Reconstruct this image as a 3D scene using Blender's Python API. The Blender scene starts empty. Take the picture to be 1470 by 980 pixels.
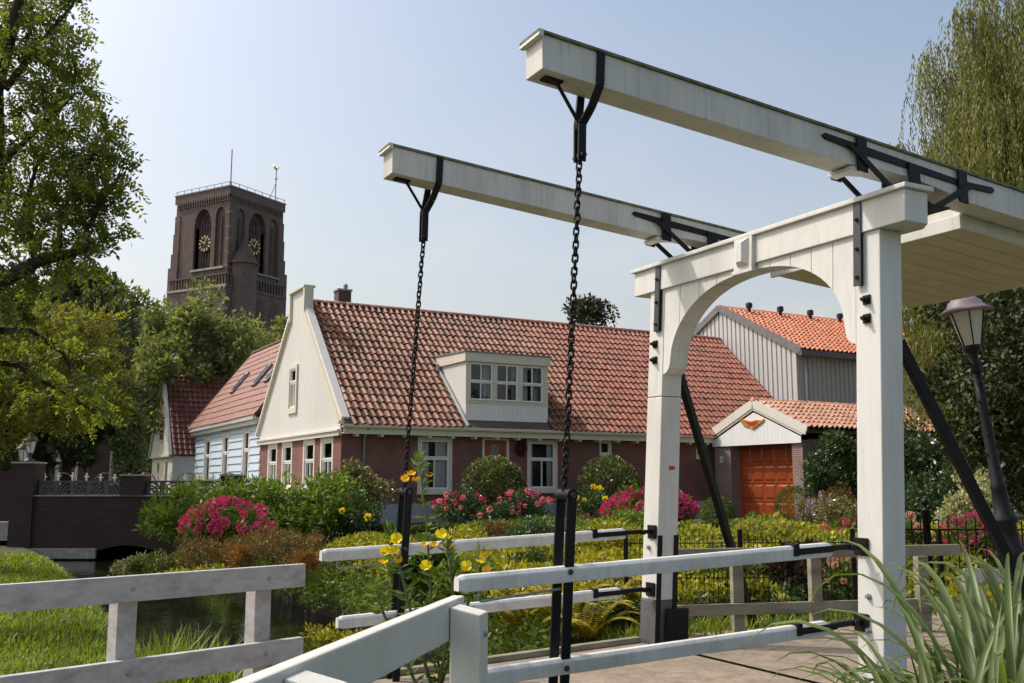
import bpy, math, random
import numpy as np
from mathutils import Vector, Matrix
random.seed(7)
RNG = np.random.default_rng(11)
R = math.radians
scene = bpy.context.scene
col = scene.collection

# ---------------------------------------------------------------- camera, sky, sun, exposure
cam_d = bpy.data.cameras.new('camera'); cam = bpy.data.objects.new('camera', cam_d); col.objects.link(cam)
cam_d.sensor_width = 36.0; cam_d.lens = 36.0 * 1411 / 1470; cam_d.clip_start = 0.05; cam_d.clip_end = 3000
cam.location = (0, 0, 1.4); cam.rotation_euler = (R(90) + 0.1438, 0, 0)
scene.camera = cam
SUN_HEAD, SUN_ELEV = R(-71), R(52)          # heading clockwise from +Y
world = bpy.data.worlds.new('World'); scene.world = world; world.use_nodes = True
wn = world.node_tree.nodes; wl = world.node_tree.links
bg = wn['Background']
sky = wn.new('ShaderNodeTexSky'); sky.sky_type = 'NISHITA'; sky.sun_disc = False
sky.sun_elevation = SUN_ELEV; sky.sun_rotation = SUN_HEAD
sky.air_density = 1.1; sky.dust_density = 5.0; sky.ozone_density = 1.0; sky.altitude = 0
tc_ = wn.new('ShaderNodeTexCoord'); mp_ = wn.new('ShaderNodeMapping'); mp_.inputs['Scale'].default_value = (3.2, 3.2, 9.0); wl.new(tc_.outputs['Generated'], mp_.inputs[0])
cn_ = wn.new('ShaderNodeTexNoise'); cn_.inputs['Scale'].default_value = 1.6; cn_.inputs['Detail'].default_value = 7; cn_.inputs['Roughness'].default_value = .55; wl.new(mp_.outputs[0], cn_.inputs['Vector'])
cr_ = wn.new('ShaderNodeMapRange'); cr_.inputs[1].default_value = .50; cr_.inputs[2].default_value = .72; cr_.inputs[3].default_value = .42; cr_.inputs[4].default_value = .8; wl.new(cn_.outputs['Fac'], cr_.inputs[0])
sx_ = wn.new('ShaderNodeSeparateXYZ'); wl.new(tc_.outputs['Generated'], sx_.inputs[0])
el_ = wn.new('ShaderNodeMapRange'); el_.inputs[1].default_value = .46; el_.inputs[2].default_value = .06; wl.new(sx_.outputs[2], el_.inputs[0])
mu_ = wn.new('ShaderNodeMath'); mu_.operation = 'MULTIPLY'; wl.new(cr_.outputs[0], mu_.inputs[0]); wl.new(el_.outputs[0], mu_.inputs[1])
cm_ = wn.new('ShaderNodeMix'); cm_.data_type = 'RGBA'; wl.new(mu_.outputs[0], cm_.inputs[0]); wl.new(sky.outputs[0], cm_.inputs[6]); cm_.inputs[7].default_value = (4.1, 4.1, 4.2, 1)   # thin cloud veil near the horizon, all round
wb_ = wn.new('ShaderNodeMix'); wb_.data_type = 'RGBA'; wb_.blend_type = 'MULTIPLY'; wb_.inputs[0].default_value = 1; wb_.inputs[7].default_value = (1.03, 1.0, .94, 1); wl.new(cm_.outputs[2], wb_.inputs[6])   # white balance
wl.new(wb_.outputs[2], bg.inputs[0]); bg.inputs[1].default_value = 0.15
sun_d = bpy.data.lights.new('sun', 'SUN'); sun_d.energy = 2.1; sun_d.angle = R(0.5); sun_d.color = (1, .965, .91)
sun = bpy.data.objects.new('sun', sun_d); col.objects.link(sun)
sdir = Vector((math.sin(SUN_HEAD) * math.cos(SUN_ELEV), math.cos(SUN_HEAD) * math.cos(SUN_ELEV), math.sin(SUN_ELEV)))
sun.rotation_euler = sdir.to_track_quat('Z', 'Y').to_euler(); sun.location = (-20, 5, 30)
vs = scene.view_settings; vs.view_transform = 'Standard'; vs.look = 'None'; vs.gamma = 1; vs.exposure = 0.40

# ---------------------------------------------------------------- node helpers
def newmat(name):
    m = bpy.data.materials.new(name); m.use_nodes = True
    nt = m.node_tree; return m, nt, nt.nodes['Principled BSDF']
def N(nt, t, **kw):
    n = nt.nodes.new(t)
    for k, v in kw.items(): setattr(n, k, v)
    return n
def ramp(nt, fac, stops):
    r = N(nt, 'ShaderNodeValToRGB'); e = r.color_ramp.elements
    while len(e) < len(stops): e.new(.5)
    for i, (p, c) in enumerate(stops): e[i].position = p; e[i].color = (*c, 1)
    nt.links.new(fac, r.inputs[0]); return r.outputs[0]
def pos(nt, kind='Object'):
    if kind == 'World': return N(nt, 'ShaderNodeNewGeometry').outputs['Position']
    return N(nt, 'ShaderNodeTexCoord').outputs[kind]
def noise(nt, vec, scale, detail=4, rough=.6, stretch=None):
    if stretch:
        mp = N(nt, 'ShaderNodeMapping'); mp.inputs['Scale'].default_value = stretch
        nt.links.new(vec, mp.inputs[0]); vec = mp.outputs[0]
    n = N(nt, 'ShaderNodeTexNoise'); n.inputs['Scale'].default_value = scale; n.inputs['Detail'].default_value = detail
    n.inputs['Roughness'].default_value = rough; nt.links.new(vec, n.inputs['Vector']); return n.outputs['Fac']
def mix(nt, fac, a, b, mode='MIX'):
    m = N(nt, 'ShaderNodeMix', data_type='RGBA', blend_type=mode)
    for sock, v in ((m.inputs[0], fac), (m.inputs[6], a), (m.inputs[7], b)):
        if isinstance(v, (int, float)): sock.default_value = v
        elif isinstance(v, tuple): sock.default_value = (*v, 1)
        else: nt.links.new(v, sock)
    return m.outputs[2]
def bump(nt, p, h, strength=.3, dist=.01):
    b = N(nt, 'ShaderNodeBump'); b.inputs['Strength'].default_value = strength; b.inputs['Distance'].default_value = dist
    nt.links.new(h, b.inputs['Height']); nt.links.new(b.outputs[0], p.inputs['Normal'])
def painted(name, base, dirt, amount=.5, scale=2.5, rough=.55, stretch=(1, 1, .25), speck=True, streak=0.):
    m, nt, p = newmat(name); v = pos(nt)
    a = noise(nt, v, scale, 6, .65, stretch)
    f = ramp(nt, a, [(.42, (0, 0, 0)), (.78, (amount,) * 3)])
    c = mix(nt, f, base, dirt)
    if speck:
        s = noise(nt, v, scale * 14, 3, .7)
        f2 = ramp(nt, s, [(.62, (0, 0, 0)), (.8, (amount * .55,) * 3)]); c = mix(nt, f2, c, tuple(x * .45 for x in dirt))
    if streak:
        t_ = noise(nt, v, 3.0, 5, .7, (9, 9, .55)); f3 = ramp(nt, t_, [(.52, (0, 0, 0)), (.75, (streak,) * 3)]); c = mix(nt, f3, c, (.16, .15, .11))
    nt.links.new(c, p.inputs['Base Color']); p.inputs['Roughness'].default_value = rough
    bump(nt, p, noise(nt, v, 40, 3, .6, (1, 1, .15)), .12, .004)
    return m
def plain(name, c, rough=.5, metal=0., var=.25, scale=8, bumpy=.1):
    m, nt, p = newmat(name); v = pos(nt); a = noise(nt, v, scale, 5, .65)
    cc = ramp(nt, a, [(.3, tuple(x * (1 - var) for x in c)), (.7, tuple(min(1, x * (1 + var)) for x in c))])
    nt.links.new(cc, p.inputs['Base Color']); p.inputs['Roughness'].default_value = rough; p.inputs['Metallic'].default_value = metal
    if bumpy: bump(nt, p, noise(nt, v, scale * 5, 4, .6), bumpy, .01)
    return m
def brick(name, c1, c2, mortar, bw=.21, bh=.06, rough=.85, mort=.012):
    m, nt, p = newmat(name); v = pos(nt)
    sep = N(nt, 'ShaderNodeSeparateXYZ'); nt.links.new(v, sep.inputs[0])
    ad = N(nt, 'ShaderNodeMath', operation='ADD'); nt.links.new(sep.outputs[0], ad.inputs[0]); nt.links.new(sep.outputs[1], ad.inputs[1])
    cb = N(nt, 'ShaderNodeCombineXYZ'); nt.links.new(ad.outputs[0], cb.inputs[0]); nt.links.new(sep.outputs[2], cb.inputs[1])
    b = N(nt, 'ShaderNodeTexBrick'); nt.links.new(cb.outputs[0], b.inputs[0])
    b.inputs['Color1'].default_value = (*c1, 1); b.inputs['Color2'].default_value = (*c2, 1); b.inputs['Mortar'].default_value = (*mortar, 1)
    b.inputs['Scale'].default_value = 1; b.inputs['Mortar Size'].default_value = mort; b.inputs['Brick Width'].default_value = bw; b.inputs['Row Height'].default_value = bh
    b.inputs['Bias'].default_value = -.1
    a = noise(nt, v, 1.3, 5, .65); g = ramp(nt, a, [(.3, (.72,) * 3), (.7, (1.15,) * 3)])
    c = mix(nt, 1., b.outputs['Color'], g, 'MULTIPLY')
    nt.links.new(c, p.inputs['Base Color']); p.inputs['Roughness'].default_value = rough
    inv = N(nt, 'ShaderNodeMath', operation='SUBTRACT'); inv.inputs[0].default_value = 1; nt.links.new(b.outputs['Fac'], inv.inputs[1])
    bump(nt, p, inv.outputs[0], .5, .008)
    return m
def leafmat(name, dark, light, trans=.35, rough=.5, odd=None, oddp=.9, spec=.35):
    m, nt, p = newmat(name); g = N(nt, 'ShaderNodeNewGeometry')
    big = noise(nt, g.outputs['Position'], 1.6, 2, .5)
    ad = N(nt, 'ShaderNodeMath', operation='MULTIPLY_ADD'); nt.links.new(g.outputs['Random Per Island'], ad.inputs[0]); ad.inputs[1].default_value = .6
    sc = N(nt, 'ShaderNodeMath', operation='MULTIPLY_ADD'); nt.links.new(big, sc.inputs[0]); sc.inputs[1].default_value = 1.1; sc.inputs[2].default_value = -.35
    nt.links.new(sc.outputs[0], ad.inputs[2])
    stops = [(.05, dark), (.85, light)]
    c = ramp(nt, ad.outputs[0], stops)
    if odd:
        f = ramp(nt, g.outputs['Random Per Island'], [(oddp, (0, 0, 0)), (min(1, oddp + .02), (1, 1, 1))]); c = mix(nt, f, c, odd)
    nt.links.new(c, p.inputs['Base Color']); p.inputs['Roughness'].default_value = rough
    p.inputs['Specular IOR Level'].default_value = spec
    tr = N(nt, 'ShaderNodeBsdfTranslucent')
    warm = mix(nt, 1., c, (1.25, 1.15, .45), 'MULTIPLY'); nt.links.new(warm, tr.inputs[0])
    ms = N(nt, 'ShaderNodeMixShader'); ms.inputs[0].default_value = trans
    nt.links.new(p.outputs[0], ms.inputs[1]); nt.links.new(tr.outputs[0], ms.inputs[2])
    nt.links.new(ms.outputs[0], nt.nodes['Material Output'].inputs[0])
    return m
def glassmat(name, tint=.9, rough=.03):
    m, nt, p = newmat(name); t = N(nt, 'ShaderNodeBsdfTransparent'); t.inputs[0].default_value = (tint, tint, tint, 1)
    gl = N(nt, 'ShaderNodeBsdfGlossy'); gl.inputs['Roughness'].default_value = rough
    fr = N(nt, 'ShaderNodeFresnel'); fr.inputs[0].default_value = 1.52
    bo = N(nt, 'ShaderNodeMath', operation='MULTIPLY_ADD'); nt.links.new(fr.outputs[0], bo.inputs[0]); bo.inputs[1].default_value = 1.; bo.inputs[2].default_value = .03
    ms = N(nt, 'ShaderNodeMixShader'); nt.links.new(bo.outputs[0], ms.inputs[0]); nt.links.new(t.outputs[0], ms.inputs[1]); nt.links.new(gl.outputs[0], ms.inputs[2])
    nt.links.new(ms.outputs[0], nt.nodes['Material Output'].inputs[0]); return m
def tilemat(name, stops, dirt, moss=None, zone=None):
    """pantile clay: every tile its own tone (cell noise on the world position), lichen and soot by noise"""
    m, nt, p = newmat(name); v = pos(nt, 'World')
    g = N(nt, 'ShaderNodeNewGeometry')
    oi = N(nt, 'ShaderNodeObjectInfo')
    ad = N(nt, 'ShaderNodeMath', operation='ADD'); nt.links.new(g.outputs['Random Per Island'], ad.inputs[0]); nt.links.new(oi.outputs['Random'], ad.inputs[1])
    fr = N(nt, 'ShaderNodeMath', operation='FRACT'); nt.links.new(ad.outputs[0], fr.inputs[0])
    n1 = noise(nt, v, .8, 3, .6)
    mx = N(nt, 'ShaderNodeMath', operation='MULTIPLY_ADD'); nt.links.new(fr.outputs[0], mx.inputs[0]); mx.inputs[1].default_value = .62
    sc = N(nt, 'ShaderNodeMath', operation='MULTIPLY_ADD'); nt.links.new(n1, sc.inputs[0]); sc.inputs[1].default_value = .8; sc.inputs[2].default_value = -.2
    nt.links.new(sc.outputs[0], mx.inputs[2])
    c = ramp(nt, mx.outputs[0], stops)
    if zone:   # newer, redder tiles further along the roof
        st2, axis, a, b = zone
        c2 = ramp(nt, mx.outputs[0], st2)
        dp = N(nt, 'ShaderNodeVectorMath', operation='DOT_PRODUCT'); nt.links.new(v, dp.inputs[0]); dp.inputs[1].default_value = axis
        wob = N(nt, 'ShaderNodeMath', operation='MULTIPLY_ADD'); nt.links.new(fr.outputs[0], wob.inputs[0]); wob.inputs[1].default_value = 1.2; nt.links.new(dp.outputs['Value'], wob.inputs[2])
        mr = N(nt, 'ShaderNodeMapRange'); nt.links.new(wob.outputs[0], mr.inputs[0]); mr.inputs[1].default_value = a; mr.inputs[2].default_value = b
        c = mix(nt, mr.outputs[0], c, c2)
    d = noise(nt, v, 9, 6, .7); fd = ramp(nt, d, [(.48, (0, 0, 0)), (.72, (.75,) * 3)]); c = mix(nt, fd, c, dirt)
    if moss:
        d2 = noise(nt, v, 1.7, 6, .78); fm = ramp(nt, d2, [(.56, (0, 0, 0)), (.68, (.75,) * 3)]); c = mix(nt, fm, c, moss)
    nt.links.new(c, p.inputs['Base Color']); p.inputs['Roughness'].default_value = .55; p.inputs['Specular IOR Level'].default_value = .4
    bump(nt, p, noise(nt, v, 60, 3), .15, .005)
    return m

M = {}
M['white'] = painted('white_paint', (.70, .69, .66), (.38, .36, .30), .45, streak=.22)
M['white_clean'] = painted('white_frame_paint', (.635, .625, .57), (.38, .37, .30), .45, streak=.15)
M['beam'] = painted('white_beam_paint', (.66, .64, .60), (.30, .30, .26), .5, 2.2, stretch=(1.6, 1.6, .5), streak=.42)
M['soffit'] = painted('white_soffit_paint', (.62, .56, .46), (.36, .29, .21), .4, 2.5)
M['rail'] = painted('white_rail_paint', (.71, .71, .68), (.30, .29, .22), .6, 3.5, stretch=(1, 1, 1), streak=.3)
M['worn'] = painted('weathered_white_paint', (.50, .48, .47), (.20, .185, .185), .8, 9., .7, stretch=(.5, 1, 1.6))
M['cream'] = painted('cream_paint', (.72, .69, .63), (.50, .46, .38), .3, 1.2, speck=False, streak=.1)
M['trim'] = painted('beige_trim_paint', (.74, .67, .54), (.52, .45, .34), .3, 2)
M['frame'] = painted('window_frame_paint', (.82, .82, .81), (.6, .58, .54), .2)
M['cream_bounce'] = painted('dormer_bounce_cream', (.82, .79, .74), (.62, .58, .5), .25, 1.2, speck=False, streak=.08)  # cream lightened: bounced light on the dormer front is put into the colour
M['gable'] = painted('cream_gable_paint', (.72, .70, .66), (.56, .52, .45), .3, .8, speck=False, streak=.1)
M['blue'] = painted('pale_blue_paint', (.60, .70, .80), (.5, .55, .58), .25, 1.)
M['iron'] = plain('black_iron', (.006, .006, .007), .5, 0., .3, 12, .25); M['iron'].node_tree.nodes['Principled BSDF'].inputs['Specular IOR Level'].default_value = .25
M['ironbl'] = plain('blue_black_iron', (.035, .036, .045), .42, 0., .3, 12, .2)
M['greyfoot'] = plain('grey_black_paint', (.09, .09, .10), .6, 0, .35, 9, .2)
M['moss'] = plain('mossy_board', (.16, .17, .10), .9, 0, .5, 14, .3)
M['oldwood'] = painted('grey_weathered_wood', (.30, .27, .20), (.08, .075, .05), .9, 4, .85, stretch=(.6, .6, 2.0))
M['zinc'] = plain('zinc_grey', (.32, .34, .36), .45, .3, .15)
M['lead'] = plain('lead_flashing', (.22, .23, .25), .6, .2, .4, 10)
M['brick'] = brick('house_brick', (.25, .083, .067), (.19, .063, .053), (.20, .125, .105))
M['brick_g'] = brick('garage_brick', (.26, .15, .135), (.21, .115, .105), (.33, .27, .25))
M['brick_t'] = brick('tower_brick', (.165, .10, .09), (.12, .07, .065), (.17, .13, .12), .5, .16, mort=.03)
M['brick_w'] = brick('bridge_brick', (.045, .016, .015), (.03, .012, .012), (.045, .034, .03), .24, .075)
M['brick_b'] = brick('dark_brick', (.12, .07, .055), (.09, .05, .04), (.12, .09, .08))
M['plinth'] = plain('grey_plinth', (.36, .38, .44), .8, 0, .15)
M['concrete'] = plain('concrete', (.32, .31, .28), .9, 0, .3)
M['stone'] = plain('pale_stone', (.45, .42, .36), .8, 0, .35, 3)
M['glass'] = glassmat('window_glass')
M['louvre'] = plain('dark_louvre', (.02, .02, .025), .6)
M['curtain'] = plain('net_curtain', (.72, .73, .73), .9, 0, .06)
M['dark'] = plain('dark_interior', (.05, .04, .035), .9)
M['door'] = plain('front_door_wood', (.30, .085, .03), .4, 0, .3, 6)
M['gdoor'] = plain('orange_stained_wood', (.31, .062, .018), .33, 0, .22, 4)
M['slab'] = plain('varnished_wood', (.55, .22, .05), .4, 0, .45, 7)
M['ink'] = plain('ink', (.1, .1, .12), .6)
M['red'] = plain('red_paint_mark', (.55, .05, .03), .6)
M['gold'] = plain('gilding', (.75, .55, .22), .35, .4, .1)
M['steel'] = painted('steel_cladding', (.56, .56, .55), (.42, .42, .41), .25, .8, .45)
M['steeld'] = plain('dark_grey_trim', (.17, .16, .16), .5)
M['black_plastic'] = plain('black_vent', (.02, .02, .022), .5)
HD = (.8708, .4916, 0)
old = [(0., (.06, .024, .016)), (.3, (.155, .056, .03)), (.6, (.26, .102, .052)), (.85, (.36, .165, .092)), (1., (.30, .21, .17))]
new = [(0., (.13, .032, .018)), (.4, (.28, .064, .029)), (1., (.38, .108, .05))]
M['tile'] = tilemat('roof_pantile', old, (.10, .055, .035), (.16, .13, .04), zone=(new, HD, -3.92 + 12.78 + 7.2, -3.92 + 12.78 + 10.))
M['tile_red'] = tilemat('orange_pantile', [(0., (.42, .12, .05)), (1., (.58, .22, .10))], (.38, .13, .07))
M['tile_gar'] = tilemat('weathered_pantile', [(0., (.28, .12, .075)), (.6, (.46, .21, .125)), (1., (.52, .29, .20))], (.20, .12, .06), (.25, .2, .08))
M['tile_dark'] = tilemat('dark_red_tile', [(0., (.10, .028, .018)), (1., (.20, .062, .038))], (.055, .025, .018))
M['tile_blue'] = tilemat('red_flat_tile', [(0., (.16, .044, .026)), (1., (.26, .08, .046))], (.13, .046, .034))
M['tile_brown'] = tilemat('brown_tile', [(0., (.14, .06, .045)), (1., (.26, .12, .085))], (.09, .05, .04))
M['slate'] = tilemat('slate', [(0., (.05, .05, .055)), (1., (.09, .09, .095))], (.04, .04, .04))
M['ridge'] = tilemat('ridge_tile', [(0., (.16, .06, .04)), (1., (.3, .12, .08))], (.08, .05, .03), (.16, .14, .05))
M['bark'] = plain('bark', (.045, .035, .026), .95, 0, .45, 9, .8)
M['stem'] = plain('green_stem', (.10, .13, .04), .7)
M['twig'] = plain('brown_twig', (.09, .06, .04), .9)
M['l_ash'] = leafmat('ash_leaf', (.055, .09, .02), (.28, .33, .07), .55)
M['l_yellow'] = leafmat('yellow_green_leaf', (.07, .095, .018), (.30, .295, .06), .5)
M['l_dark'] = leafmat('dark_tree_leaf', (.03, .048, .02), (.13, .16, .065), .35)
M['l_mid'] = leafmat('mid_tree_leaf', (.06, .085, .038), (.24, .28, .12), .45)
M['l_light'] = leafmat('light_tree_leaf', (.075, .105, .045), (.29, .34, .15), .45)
M['l_willow'] = leafmat('willow_leaf', (.06, .078, .018), (.30, .31, .095), .4)
M['l_rhodo'] = leafmat('rhododendron_leaf', (.035, .075, .012), (.24, .36, .05), .3, .45, spec=.35)
M['l_laurel'] = leafmat('laurel_leaf', (.02, .042, .012), (.075, .125, .035), .2, .3, spec=.6)
M['l_topi'] = leafmat('topiary_leaf', (.03, .05, .014), (.17, .21, .065), .2, .32, odd=(.48, .42, .15), oddp=.88, spec=.7)
M['l_photi'] = leafmat('bronze_leaf', (.05, .06, .02), (.23, .23, .08), .25, .32, odd=(.46, .36, .16), oddp=.82, spec=.7)
M['l_rose'] = leafmat('rose_leaf', (.022, .05, .014), (.095, .16, .05), .25, .4, spec=.5)
M['l_hyd'] = leafmat('hydrangea_leaf', (.04, .075, .012), (.16, .24, .04), .3)
M['l_cover'] = leafmat('yellow_cover_leaf', (.09, .12, .012), (.50, .47, .04), .35)
M['l_green'] = leafmat('green_cover_leaf', (.04, .08, .012), (.2, .29, .05), .35)
M['l_brown'] = leafmat('brown_heather_leaf', (.07, .055, .015), (.26, .17, .05), .25)
M['l_orange'] = leafmat('orange_conifer_leaf', (.14, .07, .012), (.42, .2, .04), .25)
M['l_varieg'] = leafmat('variegated_leaf', (.12, .15, .06), (.55, .55, .33), .3)
M['l_box'] = leafmat('box_leaf', (.035, .06, .01), (.15, .2, .035), .25)
M['l_fern'] = leafmat('yellow_fern_leaf', (.14, .16, .015), (.62, .50, .05), .4)
M['l_hosta'] = leafmat('hosta_leaf', (.16, .2, .03), (.5, .48, .09), .35)
M['l_reed'] = leafmat('reed_leaf', (.05, .09, .025), (.21, .28, .09), .4, .42, spec=.5)
M['l_grass'] = leafmat('grass_leaf', (.065, .11, .012), (.28, .38, .045), .45, odd=(.40, .36, .17), oddp=.92)
M['l_conif'] = leafmat('conifer_leaf', (.012, .025, .008), (.07, .085, .022), .15)
M['l_weed'] = leafmat('weed_leaf', (.05, .1, .02), (.2, .3, .07), .4)
M['p_pink'] = leafmat('pink_petal', (.38, .010, .115), (.78, .06, .31), .25, .6)
M['p_rose'] = leafmat('rose_petal', (.65, .10, .16), (.90, .35, .42), .3, .6)
M['p_pale'] = leafmat('pale_pink_petal', (.55, .22, .22), (.85, .55, .50), .3, .6)
M['p_yel'] = leafmat('yellow_petal', (.85, .60, .01), (.95, .82, .03), .4, .5)
M['p_ora'] = leafmat('orange_yellow_petal', (.85, .36, .01), (.95, .6, .03), .4, .5)
M['p_lil'] = leafmat('lilac_petal', (.4, .28, .5), (.62, .5, .7), .3)
def gravel():
    m, nt, p = newmat('sandy_path'); v = pos(nt, 'World')
    a = noise(nt, v, 120, 3, .7); c = ramp(nt, a, [(.3, (.17, .13, .095)), (.7, (.42, .34, .26))])
    b = noise(nt, v, 1.4, 5, .65); f = ramp(nt, b, [(.45, (0, 0, 0)), (.75, (.6,) * 3)]); c = mix(nt, f, c, (.14, .125, .085))
    e = noise(nt, v, 7, 6, .7); g2 = ramp(nt, e, [(.35, (.68,) * 3), (.65, (1.12,) * 3)]); c = mix(nt, 1., c, g2, 'MULTIPLY')
    nt.links.new(c, p.inputs['Base Color']); p.inputs['Roughness'].default_value = .95; bump(nt, p, a, .5, .006); return m
M['path'] = gravel()
def soil():
    m, nt, p = newmat('ground'); v = pos(nt, 'World')
    a = noise(nt, v, 1.1, 6, .65); c = ramp(nt, a, [(.35, (.035, .04, .014)), (.55, (.07, .09, .022)), (.75, (.07, .05, .035))])
    b = noise(nt, v, 40, 4, .7); g = ramp(nt, b, [(.3, (.55,) * 3), (.7, (1.3,) * 3)]); c = mix(nt, 1., c, g, 'MULTIPLY')
    nt.links.new(c, p.inputs['Base Color']); p.inputs['Roughness'].default_value = .95; bump(nt, p, b, .8, .03); return m
M['ground'] = soil()
def watermat():
    m, nt, p = newmat('canal_water'); v = pos(nt, 'World')
    a = noise(nt, v, .9, 4, .6); c = ramp(nt, a, [(.4, (.006, .008, .005)), (.75, (.022, .026, .012))])
    d = noise(nt, v, 5, 6, .75); f = ramp(nt, d, [(.63, (0, 0, 0)), (.68, (1, 1, 1))]); c = mix(nt, f, c, (.07, .10, .03))
    nt.links.new(c, p.inputs['Base Color']); p.inputs['Roughness'].default_value = .04
    p.inputs['Specular IOR Level'].default_value = .6
    bump(nt, p, noise(nt, v, 5, 3, .55, (1, .7, 1)), .25, .03); return m
M['water'] = watermat()

# ---------------------------------------------------------------- mesh helpers
class MB:
    def __init__(s): s.v = []; s.f = []
    def add(s, v, f):
        o = len(s.v); s.v += [tuple(map(float, q)) for q in v]; s.f += [tuple(i + o for i in q) for q in f]; return s
    def box(s, x0, x1, y0, y1, z0, z1, k=0., m=0., mp=None):
        """k: lean in x per z, m: slope in z per x, mp: mapping of the corners"""
        P = []
        for z in (z0, z1):
            for (x, y) in ((x0, y0), (x1, y0), (x1, y1), (x0, y1)):
                q = (x + k * z, y, z + m * x); P.append(mp(*q) if mp else q)
        return s.add(P, [(0, 3, 2, 1), (4, 5, 6, 7), (0, 1, 5, 4), (1, 2, 6, 5), (2, 3, 7, 6), (3, 0, 4, 7)])
    def prism(s, poly, fn, a, b):
        """poly 2D points, fn(p, t) -> 3D, extruded from t=a to t=b"""
        n = len(poly); P = [fn(p, a) for p in poly] + [fn(p, b) for p in poly]
        return s.add(P, [tuple(range(n - 1, -1, -1)), tuple(range(n, 2 * n))] + [(i, (i + 1) % n, n + (i + 1) % n, n + i) for i in range(n)])
    def bar(s, a, b, w, h=None, up=(0, 0, 1)):
        a = Vector(a); b = Vector(b); d = (b - a).normalized(); u = Vector(up)
        if abs(d.dot(u)) > .98: u = Vector((1, 0, 0))
        r = d.cross(u).normalized(); u = r.cross(d); h = w if h is None else h; r *= w / 2; u *= h / 2
        P = [a - r - u, a + r - u, a + r + u, a - r + u, b - r - u, b + r - u, b + r + u, b - r + u]
        return s.add(P, [(0, 3, 2, 1), (4, 5, 6, 7), (0, 1, 5, 4), (1, 2, 6, 5), (2, 3, 7, 6), (3, 0, 4, 7)])
    def tube(s, pts, rad, n=8):
        pts = [Vector(p) for p in pts]; L = len(pts)
        rad = [rad] * L if isinstance(rad, (int, float)) else rad
        P = []; prev = None
        for i, p in enumerate(pts):
            d = (pts[min(i + 1, L - 1)] - pts[max(i - 1, 0)])
            d = d.normalized() if d.length > 1e-9 else Vector((0, 0, 1))
            if prev is None:
                u = Vector((0, 0, 1)) if abs(d.z) < .9 else Vector((1, 0, 0)); r = d.cross(u).normalized()
            else:
                r = (prev - d * prev.dot(d)).normalized()
            prev = r; u = d.cross(r)
            for j in range(n):
                a = 2 * math.pi * j / n; P.append(p + (r * math.cos(a) + u * math.sin(a)) * rad[i])
        F = [(i * n + j, i * n + (j + 1) % n, (i + 1) * n + (j + 1) % n, (i + 1) * n + j) for i in range(L - 1) for j in range(n)]
        F += [tuple(range(n - 1, -1, -1)), tuple(range((L - 1) * n, L * n))]
        return s.add(P, F)
    def lathe(s, prof, n=16, base=(0, 0, 0), axis=None):
        o = Vector(base); q = Vector((0, 0, 1)).rotation_difference(Vector(axis).normalized()) if axis else None
        P = []
        for r, z in prof:
            for j in range(n):
                a = 2 * math.pi * j / n; p = Vector((r * math.cos(a), r * math.sin(a), z))
                P.append(o + (q @ p if q else p))
        L = len(prof)
        F = [(i * n + j, i * n + (j + 1) % n, (i + 1) * n + (j + 1) % n, (i + 1) * n + j) for i in range(L - 1) for j in range(n)]
        F += [tuple(range(n - 1, -1, -1)), tuple(range((L - 1) * n, L * n))]
        return s.add(P, F)
    def mesh(s, name, mat, smooth=False):
        me = bpy.data.meshes.new(name); me.from_pydata(s.v, [], s.f); me.update()
        me.materials.append(mat)
        if smooth: me.polygons.foreach_set('use_smooth', [True] * len(me.polygons))
        return me
    def build(s, name, mat, parent=None, smooth=False, bevel=0., kind=None):
        o = obj(name, s.mesh(name, mat, smooth), parent)
        if bevel:
            md = o.modifiers.new('edge', 'BEVEL'); md.width = bevel; md.segments = 2; md.limit_method = 'ANGLE'
        if kind: o['kind'] = kind
        return o
def obj(name, me, parent=None, M4=None):
    o = bpy.data.objects.new(name, me); col.objects.link(o)
    if parent: o.parent = parent
    if M4 is not None: o.matrix_local = M4
    return o
def empty(name, loc, rz=0.):
    o = bpy.data.objects.new(name, None); col.objects.link(o); o.location = loc; o.rotation_euler = (0, 0, rz); o.empty_display_size = .2; return o
def tag(o, label, cat, group=None):
    o['label'] = label; o['category'] = cat
    if group: o['group'] = group
    return o
def structure(o): o['kind'] = 'structure'; return o
def quads_mesh(name, V, mat, nper=4):
    """V: (N, nper, 3) one polygon per row"""
    V = np.ascontiguousarray(V, dtype=np.float32); n = V.shape[0]
    me = bpy.data.meshes.new(name); me.vertices.add(n * nper); me.vertices.foreach_set('co', V.reshape(-1))
    me.loops.add(n * nper); me.loops.foreach_set('vertex_index', np.arange(n * nper, dtype=np.int32))
    me.polygons.add(n); me.polygons.foreach_set('loop_start', np.arange(n, dtype=np.int32) * nper)
    me.update(calc_edges=True); me.materials.append(mat); return me
def unit(a): return a / np.maximum(np.linalg.norm(a, axis=-1, keepdims=True), 1e-9)
def leafv(P, D, L, W, fold=.25, S=None):
    """leaf diamonds: base P, direction D, length L, width W"""
    n = len(P); D = unit(D)
    if S is None: S = RNG.normal(size=(n, 3))
    S = unit(np.cross(D, S)); Nn = np.cross(D, S)
    L = np.broadcast_to(np.asarray(L, float), (n,))[:, None]; W = np.broadcast_to(np.asarray(W, float), (n,))[:, None]
    mid = P + D * L * .45 + Nn * W * fold
    return np.stack([P, mid + S * W / 2, P + D * L, mid - S * W / 2], 1)
def sphere_pts(n):
    return unit(RNG.normal(size=(n, 3)))
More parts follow.
